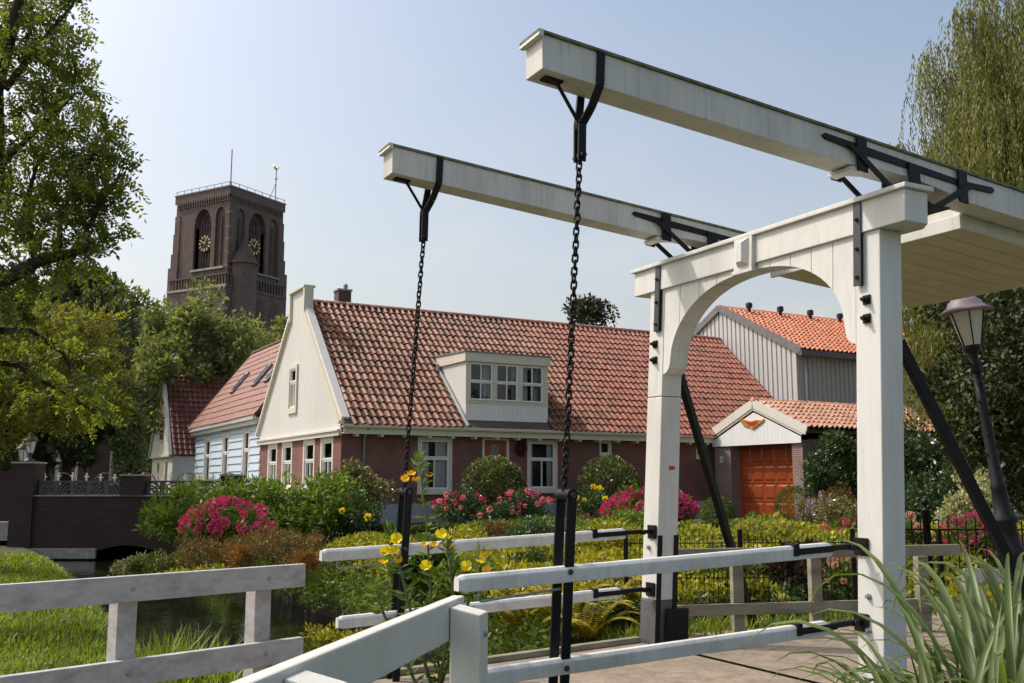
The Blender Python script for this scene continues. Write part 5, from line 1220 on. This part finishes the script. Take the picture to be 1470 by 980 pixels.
def flowers(t, mesh, pts, name='flower_head', s=(.75, 1.2)):
    for p in pts:
        k = random.uniform(*s); obj(name, mesh, t, Matrix.Translation(Vector(p)) @ Matrix.Rotation(random.uniform(0, 6.28), 4, 'Z') @ Matrix.Rotation(random.uniform(-.5, .5), 4, 'X') @ Matrix.Scale(k, 4))
def dome_pts(n, rx, ry, h, front=True, lo=.0):
    out = []
    while len(out) < n:
        d = sphere_pts(1)[0]
        if d[2] < lo or (front and d[1] > .35): continue
        p = (d[0] * rx, d[1] * ry, h * .48 + d[2] * h * .5)
        if all(math.dist(p, q) > .155 for q in out): out.append(p)
        elif random.random() < .012: out.append(p)
    return out
hm = {'pink': head_mesh('hydrangea_head', .095, M['p_pink']), 'pale': head_mesh('pale_head', .085, M['p_pale']), 'rose': head_mesh('rose', .055, M['p_rose'], 40, .8), 'hot': head_mesh('hot_rose', .05, M['p_pink'], 40, .8), 'yel': head_mesh('yellow_rose', .055, M['p_yel'], 40, .8)}
# rhododendron hedge
rh = empty('rhododendron_hedge', (-5.0, 20.4, .1)); tag(rh, 'big glossy green rhododendron hedge behind the pink hydrangea, before the gable', 'hedge')
Cr = np.concatenate([ellipsoid_centers(34, (cx, cy, .62), (rx, .8, hz), .45, .4, .08) for cx, cy, rx, hz in ((-1.35, -.5, .75, .62), (-.5, 0, .8, .8), (.5, .1, .85, .84), (1.3, .2, .75, .80))])
V = cloud(Cr, RNG.uniform(.2, .36, len(Cr)), 15000, .14, .05, .8, .35); V[..., 2] = np.maximum(V[..., 2], 0); obj('foliage', quads_mesh('foliage', V, M['l_rhodo']), rh)
sb = MB(); [branch_tube(sb, (Cr[i][0] * .8, 0, 0), Cr[i], .03, .01) for i in range(0, len(Cr), 9)]; sb.build('stems', M['twig'], rh, kind='stuff')
t, _ = shrub('hydrangea_bush', 'bright pink hydrangea in front of the rhododendron hedge', -5.0, 17.6, .78, 1.05, 2600, .13, M['l_hyd'], z0=.08, cat='hydrangea', group='pink hydrangea bushes'); flowers(t, hm['pink'], dome_pts(34, .78, .7, 1.05))
t, _ = shrub('hydrangea_bush', 'large bright pink hydrangea behind the farther portal post', 3.05, 22.0, 1.02, .98, 3400, .14, M['l_hyd'], z0=.28, cat='hydrangea', group='pink hydrangea bushes'); flowers(t, hm['pink'], dome_pts(52, 1.02, .8, .98), s=(.9, 1.35))
t, _ = shrub('hydrangea_bush', 'deep pink hydrangea behind the iron fence, beneath the lamp post', 6.45, 13.9, .55, .98, 2200, .11, M['l_hyd'], z0=0, cat='hydrangea', group='pink hydrangea bushes'); flowers(t, hm['pink'], dome_pts(26, .55, .5, 1.0), s=(.5, .8))
t, _ = shrub('hydrangea_bush', 'pale and deep pink hydrangea just right of the near portal post', 5.4, 14.2, .5, 1.05, 2000, .11, M['l_hyd'], z0=0, cat='hydrangea', group='pink hydrangea bushes'); flowers(t, hm['pale'], dome_pts(12, .5, .5, 1.05, lo=.3), s=(.6, .9)); flowers(t, hm['pink'], dome_pts(10, .5, .5, .8), s=(.5, .7))
t, _ = shrub('hydrangea_bush', 'small pink hydrangea above the wire fence, left of the near post', 5.05, 15.2, .5, .85, 1500, .11, M['l_hyd'], z0=.05, cat='hydrangea', group='pink hydrangea bushes'); flowers(t, hm['pink'], dome_pts(12, .5, .4, .85, lo=.2), s=(.5, .75))
t, _ = shrub('pale_flower_bush', 'pale pink flowering plant behind the wire fence by the near post', 3.95, 11.6, .38, .62, 1300, .08, M['l_green'], z0=0, cat='flowering plant'); flowers(t, hm['pale'], dome_pts(22, .38, .35, .62), s=(.4, .7))
# brown and orange mounds by the water
gm_ = 'heather mounds on the canal bank'
shrub('heather_mound', 'wide brown-green heather mound in front of the hydrangea', -3.75, 16.2, 1.05, .66, 9000, .055, M['l_brown'], ry=.8, z0=.02, group=gm_, wl=.3, nc=60, up=.6, stems=False)
shrub('heather_mound', 'smaller brown mound left of the wide heather', -5.0, 16.4, .6, .5, 4000, .055, M['l_brown'], z0=.02, group=gm_, wl=.3, up=.6, stems=False)
shrub('dwarf_conifer', 'rusty orange dwarf conifer at the edge of the canal bank', -3.18, 15.2, .26, .52, 2600, .05, M['l_orange'], z0=-.05, wl=.3, up=.7, stems=False, inner=.6)
shrub('dwarf_conifer', 'small rusty orange conifer within the brown heather', -4.25, 15.7, .2, .5, 1500, .05, M['l_orange'], z0=.0, wl=.3, up=.7, stems=False, inner=.6)
shrub('heather_mound', 'low brownish strip of heather in front of the bronze shrub', -2.2, 18.2, 1.4, .35, 5000, .05, M['l_brown'], ry=.5, z0=.12, group=gm_, wl=.3, up=.6, stems=False)
shrub('variegated_plant', 'cream variegated plant trailing over the bank near the brick bridge', -7.0, 18.8, .5, .42, 2600, .07, M['l_varieg'], z0=-.35, group='variegated plants')
shrub('creeping_juniper', 'green creeping plant on the bank left of the heather', -5.9, 17.1, .8, .35, 4500, .06, M['l_box'], z0=-.15, ry=.6, wl=.35, stems=False)
shrub('variegated_plant', 'yellowish low plant on the bank under the heather mound', -4.6, 15.2, .8, .28, 3000, .06, M['l_cover'], z0=-.12, ry=.4, group='variegated plants', stems=False)
# towards the house
shrub('bronze_shrub', 'bronze-tipped shrub at the house corner', -3.42, 21.6, .86, 1.78, 8500, .075, M['l_photi'], z0=.22, ry=.7, nc=55)
t, _ = shrub('rose_bush', 'dark green rose bush with one yellow rose under the bronze shrub', -3.35, 20.4, .85, .95, 4500, .07, M['l_rose'], z0=.25, group='rose bushes'); flowers(t, hm['yel'], [(.0, -.75, .62), (.5, -.7, .5)], 'rose')
for x, y, r, lab in ((-.47, 25.3, .80, 'round clipped bush with yellow tips in front of the front door'), (2.66, 27.3, .83, 'round clipped bush with yellow tips below the small window')):
    t = empty('topiary_ball', (x, y, .33)); tag(t, lab, 'topiary', 'round clipped bushes'); n = 11000
    d = sphere_pts(n); rr_ = r * (1 - .38 * RNG.random(n) ** 2.2) * (1 + .05 * np.sin(d[:, 0] * 9) * np.cos(d[:, 2] * 8 + d[:, 1] * 5)); P = d * rr_[:, None] + np.array([0, 0, r * 1.18])
    V = leafv(P, d * .6 + RNG.normal(size=(n, 3)) * .6 + np.array([0, 0, .3]), RNG.uniform(.06, .10, n), .042); obj('foliage', quads_mesh('foliage', V, M['l_topi']), t)
    sb = MB(); [branch_tube(sb, (0, 0, -.1), (random.uniform(-.4, .4), random.uniform(-.4, .4), r * 1.1), .03, .01) for _ in range(6)]; sb.build('stems', M['twig'], t, kind='stuff')
for x, y, r, h, lab, kinds in ((-1.25, 24.2, .68, .95, 'rose bush with pink roses left of the first clipped ball', ('rose', 'hot')), (.30, 24.2, .72, .98, 'rose bush with pink and red roses right of the first clipped ball', ('hot', 'rose')), (-.4, 23.7, .6, .62, 'low rose bush with a few pink roses in front of the clipped ball', ('rose',)), (2.05, 25.6, .6, 1.05, 'rose bush with yellow roses beside the second clipped ball', ('yel',))):
    t, _ = shrub('rose_bush', lab, x, y, r, h, 3600, .075, M['l_rose'], z0=.3, group='rose bushes')
    for kd in kinds: flowers(t, hm[kd], dome_pts(9 if h > .7 else 6, r, r * .9, h, lo=.1), 'rose', (.8, 1.3))
def hedge(label, a, b, w, h, n, mat, z0=.28, group='low clipped hedges'):
    a = np.array(a); b = np.array(b); t = empty('clipped_hedge', (*a, z0)); tag(t, label, 'hedge', group); d = b - a; L = np.linalg.norm(d); u = d / L; v = np.array([-u[1], u[0]])
    s = RNG.random(n) * L; q = RNG.uniform(-.5, .5, n) * w; z = RNG.random(n) ** .5 * h * (1 + .06 * np.sin(s * 5))
    P = np.stack([u[0] * s + v[0] * q, u[1] * s + v[1] * q, z], -1); V = leafv(P, RNG.normal(size=(n, 3)) * .7 + np.array([0, 0, .5]), RNG.uniform(.04, .06, n), .03); obj('foliage', quads_mesh('foliage', V, mat), t)
hedge('low clipped green hedge below the first rose bush', (-2.9, 20.6), (-.35, 21.6), .35, .26, 5000, M['l_box'])
hedge('low clipped hedge between the two clipped balls', (.2, 22.0), (2.2, 23.0), .35, .26, 4000, M['l_box'])
shrub('copper_mound', 'copper-orange low mound beside the clipped hedge', -.28, 20.2, .42, .42, 2200, .05, M['l_brown'], z0=.25, stems=False, group='copper mounds')
shrub('copper_mound', 'copper-orange mound left of the large hydrangea', 1.75, 21.6, .5, .5, 2500, .05, M['l_brown'], z0=.28, stems=False, group='copper mounds')
# in front of the garage
def ball(label, x, y, r, mat, z0=.3, cat='topiary'):
    t = empty('box_ball', (x, y, z0)); tag(t, label, cat, 'box balls'); n = 4200; d = sphere_pts(n); P = d * (r * (1 - .3 * RNG.random(n) ** 2))[:, None] + np.array([0, 0, r * .9]); P[:, 2] = np.maximum(P[:, 2], 0)
    obj('foliage', quads_mesh('foliage', leafv(P, d + RNG.normal(size=(n, 3)) * .6, RNG.uniform(.035, .055, n), .028), mat), t)
ball('clipped green box ball in front of the garage door', 7.85, 27.6, .55, M['l_box'])
ball('small olive-brown clipped ball beside the green box ball', 7.95, 26.3, .38, M['l_photi'])
ball('small dark clipped bush left of the garage', 4.95, 24.0, .42, M['l_box'])
shrub('spirea_shrub', 'yellow-brown rounded shrub left of the near post, by the laurel', 8.55, 26.2, .78, 1.0, 5000, .06, M['l_brown'], z0=.3)
t = empty('lilac_flower', (7.75, 25.2, .3)); tag(t, 'spiky lilac flowers beside the olive clipped ball', 'flowering plant')
st_ = MB(); V = []
for i in range(9):
    x = random.uniform(-.3, .3); y = random.uniform(-.2, .2); h = random.uniform(.5, .85); st_.tube([(x, y, 0), (x * 1.2, y, h)], .008, 4)
    P = np.stack([np.full(40, x * 1.15), np.full(40, y), RNG.uniform(h * .55, h + .08, 40)], -1) + RNG.normal(size=(40, 3)) * .018; V.append(leafv(P, RNG.normal(size=(40, 3)), .05, .03))
obj('blossom', quads_mesh('blossom', np.concatenate(V), M['p_lil']), t); st_.build('stems', M['stem'], t, kind='stuff')
gl_ = 'dark laurels by the garage'
shrub('cherry_laurel', 'glossy dark laurel beside the garage door', 8.95, 27.3, .92, 2.95, 8500, .13, M['l_laurel'], ry=.8, z0=.25, nc=70, group=gl_, wl=.4, up=.45)
shrub('cherry_laurel', 'dark laurel under the garage eave between near post and brace', 10.2, 25.8, 1.1, 3.1, 8000, .13, M['l_laurel'], ry=.9, z0=.2, nc=70, group=gl_, wl=.4, up=.4)
shrub('cherry_laurel', 'shaded laurel hidden behind the lamp post brace', 11.4, 23.8, 1.0, 2.6, 6500, .13, M['l_laurel'], ry=.9, z0=.1, nc=60, group=gl_, wl=.4, up=.4)
shrub('cherry_laurel', 'dark laurel low behind the black iron fence', 9.3, 21.5, 1.2, 1.7, 6500, .12, M['l_laurel'], ry=.9, z0=.1, nc=60, group=gl_, wl=.4, up=.4)
shrub('variegated_shrub', 'pale variegated shrub left of the lamp post column', 7.25, 15.6, .52, 1.75, 4200, .075, M['l_varieg'], z0=0, nc=50)
shrub('flowering_hedge', 'pinkish-cream flowering bush before the blue wooden house', -9.6, 31.5, 1.5, 1.35, 5000, .09, M['l_varieg'], ry=.6, z0=.3)
shrub('yew_bush', 'dark green bush between the brick bridge and hedge', -8.0, 25.5, .9, 1.1, 4500, .1, M['l_laurel'], z0=0)
# yellow-green ground cover: nobody could count it
def cover(label, name, b0, b1, c0, c1, n, L, mat, hmax, ns=1.0):
    b = RNG.uniform(b0, b1, n); c = RNG.uniform(c0, c1, n); x, y = from_b(b, c)
    hh = hmax * (.35 + .65 * (.5 + .5 * np.sin(x * 2.3 * ns + 1.2 * np.sin(y * 1.9 * ns)) * np.cos(y * 1.6 * ns + x)))
    z = zg(x, y) + hh * RNG.random(n) ** .5
    V = leafv(np.stack([x, y, z], -1), RNG.normal(size=(n, 3)) * .7 + np.array([0, 0, .45]), L * RNG.uniform(.7, 1.3, n), L * .55); o = obj(name, quads_mesh(name, V, mat)); o['kind'] = 'stuff'; o['label'] = label; o['category'] = 'ground cover'
cover('yellow-green leafy ground cover along the canal bank', 'ground_cover', -.25, 2.6, 3.7, 12.5, 40000, .075, M['l_cover'], .58)
cover('dark green leaves filling the gaps between the yellow plants', 'ground_cover', -.25, 3.2, 3.6, 13., 22000, .08, M['l_rose'], .26, 1.7)
cover('mid green ground cover between the yellow plants and the rose beds', 'ground_cover', 2.2, 7.5, 4.5, 16., 30000, .08, M['l_green'], .30)
cover('yellow-green hosta-like ground cover in front of the garage', 'ground_cover', 4., 13., 1.8, 9.5, 26000, .10, M['l_cover'], .34)
cover('leafy plants hanging over the bank below the heather', 'ground_cover', -.45, .6, 7, 20., 14000, .06, M['l_green'], .3)
cover('dark leafy ground cover around the iron fence', 'ground_cover', 3.2, 10., -3.5, 1.5, 12000, .08, M['l_green'], .2)
n = 16000; b_ = RNG.uniform(-.62, .1, n); c_ = RNG.uniform(3.4, 22., n); lump = .5 + .5 * np.sin(c_ * 2.7 + np.sin(c_ * 1.1) * 2); b_ = b_ - .28 * lump * (b_ < 0)
x_, y_ = from_b(b_, c_); z_ = -.05 + .22 * lump - .75 * np.clip(-b_ - .1, 0, 1) ** 1.3 + RNG.normal(size=n) * .06; z_ = np.maximum(z_, -.68)
o = obj('trailing_plants', quads_mesh('trailing_plants', leafv(np.stack([x_, y_, z_], -1), RNG.normal(size=(n, 3)) * .7 + np.array([-.5, 0, .1]), RNG.uniform(.05, .1, n), .042), M['l_green'])); o['kind'] = 'stuff'; o['label'] = 'trailing green plants hanging over the garden bank to the water'; o['category'] = 'ground cover'
shrub('bergenia_clump', 'broad-leaved green clump beside the evening primrose', -1.15, 13.0, .6, .55, 900, .15, M['l_green'], wl=.7, z0=.05, stems=False)
for x, y, r, h, L, mt, lab in ((-1.0, 14.9, .6, .6, .07, 'l_rose', 'dark green mound in the garden behind the middle of the far handrail'), (-.55, 12.3, .45, .5, .14, 'l_green', 'broad-leaved clump just above the near handrail tip'), (.3, 13.9, .5, .5, .06, 'l_box', 'pale green mound between the far handrail and the clipped hedge'),
        (-1.5, 13.4, .45, .55, .1, 'l_laurel', 'dark leafy clump behind the evening primrose flowers'), (-2.4, 13.9, .55, .55, .065, 'l_cover', 'yellow-green mound beneath the tip of the far handrail'), (1.5, 15.2, .6, .62, .07, 'l_cover', 'bright yellow mound left of the farther portal post'), (2.0, 17.4, .6, .6, .08, 'l_green', 'green mound in front of the large pink hydrangea'),
        (-1.6, 17.0, .7, .5, .06, 'l_brown', 'brownish mound in the middle of the garden bed'), (.4, 17.6, .6, .55, .07, 'l_rose', 'dark mound in the bed before the copper mound'), (4.6, 18.5, .7, .45, .08, 'l_green', 'leafy mound behind the wire fence towards the garage'), (7.0, 21.0, .6, .7, .07, 'l_photi', 'olive shrub in the bed right before the near portal post'), (3.9, 15.6, .5, .55, .09, 'l_hosta', 'pale hosta mound behind the wire fence')):
    shrub('garden_mound', lab, x, y, r, h, int(2600 * r * r / .25 * (.07 / L) ** 1.4), L, M[mt], group='mounds in the garden bed', stems=False)
shrub('garden_shrub', 'leafy green shrub behind the wire fence by the farther post', 2.45, 11.6, .42, .75, 2600, .07, M['l_green'], z0=0)
shrub('garden_shrub_dark', 'dark reddish shrub behind the wire fence between the fence posts', 3.35, 11.9, .42, .7, 1800, .09, leafmat('dark_red_leaf', (.02, .01, .008), (.07, .04, .02), .2), z0=0)
# hostas with large drooping leaves
def curved_leaf(L, w, arch, droop, n=7, tipw=.0):
    V = []; 
    for i in range(n + 1):
        t = i / n; x = L * (t * math.cos(arch) + 0); z = L * (t * math.sin(arch) - droop * t * t); ww = w * math.sin(math.pi * min(1, (t * .92 + .06))) ** .7
        V += [(x, -ww / 2, z + ww * .15), (x, 0, z - .0), (x, ww / 2, z + ww * .15)]
    F = []
    for i in range(n): F += [(3 * i, 3 * i + 1, 3 * i + 4, 3 * i + 3), (3 * i + 1, 3 * i + 2, 3 * i + 5, 3 * i + 4)]
    return V, F
for x, y, lab in ((1.95, 11.15, 'drooping yellow hosta behind the wire fence next to the farther post'), (2.98, 11.2, 'drooping yellow hosta behind the wire fence between the grey posts'), (2.1, 10.85, 'bright low hosta at the foot of the wire fence')):
    t = empty('hosta', (x, y, 0)); tag(t, lab, 'hosta', 'hostas behind the wire fence')
    hv = MB().add(*curved_leaf(.42, .13, 1.15, .95)).mesh('leaf', M['l_hosta'], True)
    for i in range(16): obj('leaf', hv, t, Matrix.Rotation(i * 2.4, 4, 'Z') @ Matrix.Translation((.03, 0, .08 + .02 * (i % 4))) @ Matrix.Scale(random.uniform(.8, 1.25) * (.6 if 'low' in lab else 1), 4))
# golden ferns beside the portal
for x, y, s, lab in ((.55, 10.3, 1.35, 'golden fern left of the farther portal post'), (1.0, 10.7, 1.35, 'golden fern right behind the farther portal post'), (.15, 10.9, 1.3, 'golden fern behind the lifting bars'), (.75, 9.85, 1.0, 'small golden fern at the edge of the deck'), (-.3, 11.5, 1.3, 'golden fern nearest the evening primrose')):
    t = empty('golden_fern', (x, y, gz1(x, y))); tag(t, lab, 'fern', 'golden ferns by the portal')
    for i in range(14):
        a = i * 2.4; L = s * random.uniform(.6, .95); V = []; n = 26; el = random.uniform(.75, 1.25)
        for k in range(n):
            tt_ = (k + 1) / n; p = np.array([L * tt_ * math.cos(el), 0, L * (tt_ * math.sin(el) - .55 * tt_ ** 2.2)]); ll = .16 * s * (1 - tt_) ** .7 + .012
            for sg in (-1, 1): V.append(leafv(np.array([p]), np.array([[.45, sg, -.15]]), ll, .035 * s, .1, S=np.array([[0, 0, 1.]])))
        obj('frond', quads_mesh('frond', np.concatenate(V), M['l_fern']), t, Matrix.Rotation(a, 4, 'Z'))

# ---------------------------------------------------------------- grass, reeds and weeds
def grass_patch(name, label, n, samp, hmin, hmax, mat, wid=.007):
    b, c = samp(n); x, y = from_b(b, c); z = zg(x, y); h = RNG.uniform(hmin, hmax, n) * np.where(b > -3.5, .7, 1.) * (1 + .5 * np.sin(x * 2.1) * np.sin(y * 1.7)); a = RNG.uniform(0, 6.28, n); l = RNG.uniform(.05, .65, n)
    w = wid * (1 + .08 * np.maximum(0, y - 6)); d = np.stack([np.cos(a), np.sin(a), 0 * a], -1); s = np.stack([-np.sin(a), np.cos(a), 0 * a], -1) * w[:, None]; B = np.stack([x, y, z - .02], -1)
    m1 = B + d * (h * l * .35)[:, None] + np.array([0, 0, 1.]) * (h * .6)[:, None]; tp = B + d * (h * l)[:, None] + np.array([0, 0, 1.]) * (h * (1 - .25 * l))[:, None]
    V = np.concatenate([np.stack([B - s, B + s, m1 + s * .8, m1 - s * .8], 1), np.stack([m1 - s * .8, m1 + s * .8, tp + s * .1, tp - s * .1], 1)])
    o = obj(name, quads_mesh(name, V, mat)); o['kind'] = 'stuff'; o['label'] = label; o['category'] = 'grass'; return o
def s_left(n): c = RNG.uniform(0, 1, n) ** 1.6 * 24 - 2.; return -2.62 - RNG.uniform(0, 1, n) ** 1.3 * (2.0 + .35 * np.maximum(c, 0)), c
grass_patch('bank_grass', 'bright green grass on the canal bank behind the weathered fence', 120000, s_left, .05, .17, M['l_grass'])
grass_patch('bank_sedge', 'longer grass along the water edge of the grassy bank', 9000, lambda n: (RNG.uniform(-3.2, -2.75, n), RNG.uniform(8, 24, n)), .10, .26, M['l_grass'])
grass_patch('path_edge_grass', 'grass along the garden path beyond the portal', 9000, lambda n: (RNG.uniform(.2, 9, n), np.where(RNG.random(n) < .5, RNG.uniform(2.7, 3.6, n), RNG.uniform(-1.6, -.2, n))), .05, .2, M['l_grass'])
grass_patch('garden_edge_grass', 'grass and weeds at the garden bank beside the deck', 2200, lambda n: (RNG.uniform(-.4, .5, n), RNG.uniform(2.9, 6., n)), .1, .3, M['l_grass'])
# reeds in front, each blade its own part
def blade(mb, base, a, L, w, lean, curl, n=16, fold=.3):
    V = []; d = np.array([math.cos(a), math.sin(a), 0]); s = np.array([-math.sin(a), math.cos(a), 0]); p = np.array(base, float); ang = math.pi / 2 - lean; st = L / n
    tw = random.uniform(-.5, .5)
    for i in range(n + 1):
        t = i / n; ww = w * (.55 + .45 * math.sin(min(1, t * 1.6) * math.pi / 2)) * (1 - t ** 4.5) + .001
        up = np.array([0, 0, 1.]) * math.cos(ang) - d * math.sin(ang); sd = s * math.cos(tw * t) + up * math.sin(tw * t)
        V += [tuple(p - sd * ww / 2 + up * ww * fold), tuple(p), tuple(p + sd * ww / 2 + up * ww * fold)]
        p = p + (d * math.cos(ang) + np.array([0, 0, 1.]) * math.sin(ang)) * st; ang -= curl * (t ** 2.2) * 4.2 / n
    F = []
    for i in range(n): F += [(3 * i, 3 * i + 1, 3 * i + 4, 3 * i + 3), (3 * i + 1, 3 * i + 2, 3 * i + 5, 3 * i + 4)]
    mb.add(V, F); return mb
rc_list = [((2.02, 4.25), 150, (.62, 1.12), 'tall arching reed clump in front of the lamp post, under the right rail fence'), ((1.74, 3.98), 160, (.35, .90), 'dense arching reed clump in front of the near portal post'), ((2.42, 4.5), 110, (.65, 1.15), 'reed clump at the right edge of the picture'), ((1.5, 4.0), 46, (.25, .72), 'thin reed clump left of the near portal post')]
for (x, y), n, hh, lab in rc_list:
    t = empty('reed_clump', (x, y, -.8)); tag(t, lab, 'reeds', 'reeds by the water')
    for i in range(n):
        a = random.uniform(0, 6.28); r = random.uniform(0, .34); le = random.uniform(.0, .24); cu = random.uniform(1.25, 2.7) if random.random() < .9 else random.uniform(.5, 1.)
        g_ = math.pi / 2 - le; hz = hm_ = 0.
        for q in range(16): hz += math.sin(g_) / 16; hm_ = max(hm_, hz); g_ -= cu * ((q / 16) ** 2.2) * 4.2 / 16
        L = min(2.5, (.8 + random.uniform(*hh)) / hm_)
        if math.cos(a) < -.2: L *= .74; le *= .5
        blade(MB(), (r * math.cos(a), r * math.sin(a), 0), a + random.uniform(-.7, .7), L, random.uniform(.028, .052), le, cu).build('leaf_blade', M['l_reed'], t, True)
# weeds by the far corner of the leaf
for x, y, n, hh, lab in ((-1.42, 7.35, 26, .62, 'broad-leaved weed between the weathered fence and the far handrail'), (-1.75, 7.9, 18, .5, 'broad-leaved weed behind the end of the weathered fence'), (-.28, 5.0, 14, .5, 'green weed behind the front fence post')):
    t = empty('leafy_weed', (x, y, gz1(x, y))); tag(t, lab, 'weed', 'weeds on the left bank'); st_ = MB()
    lv = MB().add(*curved_leaf(.11, .075, .5, .5, 5)).mesh('leaf', M['l_weed'], True)
    for k in range(5):
        e = (random.uniform(-.18, .18), random.uniform(-.15, .15), hh * random.uniform(.7, 1.1)); st_.tube([(0, 0, 0), (e[0] * .4, e[1] * .4, e[2] * .5), e], [.006, .005, .003], 5)
        for j in range(n // 5):
            q = random.uniform(.35, 1.); obj('leaf', lv, t, Matrix.Translation((e[0] * q ** 1.3, e[1] * q ** 1.3, e[2] * q)) @ Matrix.Rotation(random.uniform(0, 6.28), 4, 'Z') @ Matrix.Scale(random.uniform(.7, 1.3), 4))
    st_.build('stems', M['stem'], t, kind='stuff')
grass_patch('deck_edge_weeds', 'dry weeds and grass at the far edge of the leaf', 2500, lambda n: (RNG.uniform(-4.2, -2.8, n), RNG.uniform(2.5, 4.6, n)), .2, .6, M['l_grass'])
# evening primrose
EP = empty('evening_primrose', (-.43, 5.75, -.15)); tag(EP, 'tall evening primrose with yellow flowers in front of the far chain', 'flower')
st_ = MB(); fl_ = []; V = []
stems = [[(0, 0, 0), (.02, .0, .5), (-.03, 0, .9), (-.06, 0, 1.3), (-.11, 0, 1.66)], [(.0, 0, .35), (-.12, -.03, .75), (-.2, -.03, 1.05), (-.27, -.03, 1.24)], [(.02, 0, .4), (.12, .0, .7), (.2, .0, .95), (.26, 0, 1.12)], [(0, 0, .3), (.05, -.05, .6), (.1, -.06, .95), (.06, -.06, 1.2)], [(0, 0, .2), (-.15, .05, .5), (-.3, .05, .8), (-.36, .05, .95)]]
for s in stems:
    st_.tube(s, [.011 - .0015 * i for i in range(len(s))], 6); s_ = np.array(s)
    for i in range(len(s) - 1):
        n = 26; t = RNG.random(n)[:, None]; P = s_[i] + (s_[i + 1] - s_[i]) * t; d = RNG.normal(size=(n, 3)); d[:, 2] = .35; V.append(leafv(P, d, RNG.uniform(.05, .11, n), .024, .2))
    n = 30; P = s_[-1] + RNG.normal(size=(n, 3)) * np.array([.012, .012, .03]); d = RNG.normal(size=(n, 3)) * .5 + np.array([0, 0, .8]); V.append(leafv(P, d, RNG.uniform(.05, .10, n), .012, .1))
st_.build('stems', M['stem'], EP, True, kind='stuff'); obj('foliage', quads_mesh('foliage', np.concatenate(V), M['l_weed']), EP)
def cup(mat, nm):
    mb = MB()
    for k in range(4):
        a = k * math.pi / 2; c, s = math.cos(a), math.sin(a); W_ = [(.0, 0, 0), (.018, -.017, .010), (.03, -.02, .022), (.034, 0, .026), (.03, .02, .022), (.018, .017, .010)]
        mb.add([(x * c - y * s, x * s + y * c, z) for x, y, z in W_], [(0, 1, 2, 3), (0, 3, 4, 5)])
    return mb.mesh(nm, mat, True)
cy_, co_ = cup(M['p_yel'], 'flower'), cup(M['p_ora'], 'wilting_flower')
fp_ = [(-.27, -.05, 1.22, 0), (-.225, -.06, 1.235, 0), (-.29, -.04, 1.16, 0), (-.24, -.06, 1.165, 0), (-.215, -.05, 1.12, 1), (-.30, -.03, 1.10, 1), (.03, -.08, 1.26, 0), (.055, -.07, 1.235, 0), (-.01, -.07, 1.20, 1), (.08, -.06, 1.19, 1), (-.15, -.03, 1.60, 1), (-.185, -.03, 1.575, 1), (-.12, -.04, 1.565, 1), (-.045, -.02, 1.59, 1), (-.07, -.03, 1.2, 1), (.255, -.02, 1.10, 0), (.285, -.02, 1.06, 1), (.17, -.02, 1.08, 0), (-.06, -.03, 1.08, 0), (.27, -.02, 1.14, 1)]
for x, y, z, k in fp_: obj('flower', co_ if k else cy_, EP, Matrix.Translation((x, y, z)) @ Matrix.Rotation(random.uniform(-.9, .2) + .9, 4, 'X') @ Matrix.Rotation(random.uniform(0, 6), 4, 'Z') @ Matrix.Scale(1.0 if not k else .75, 4))
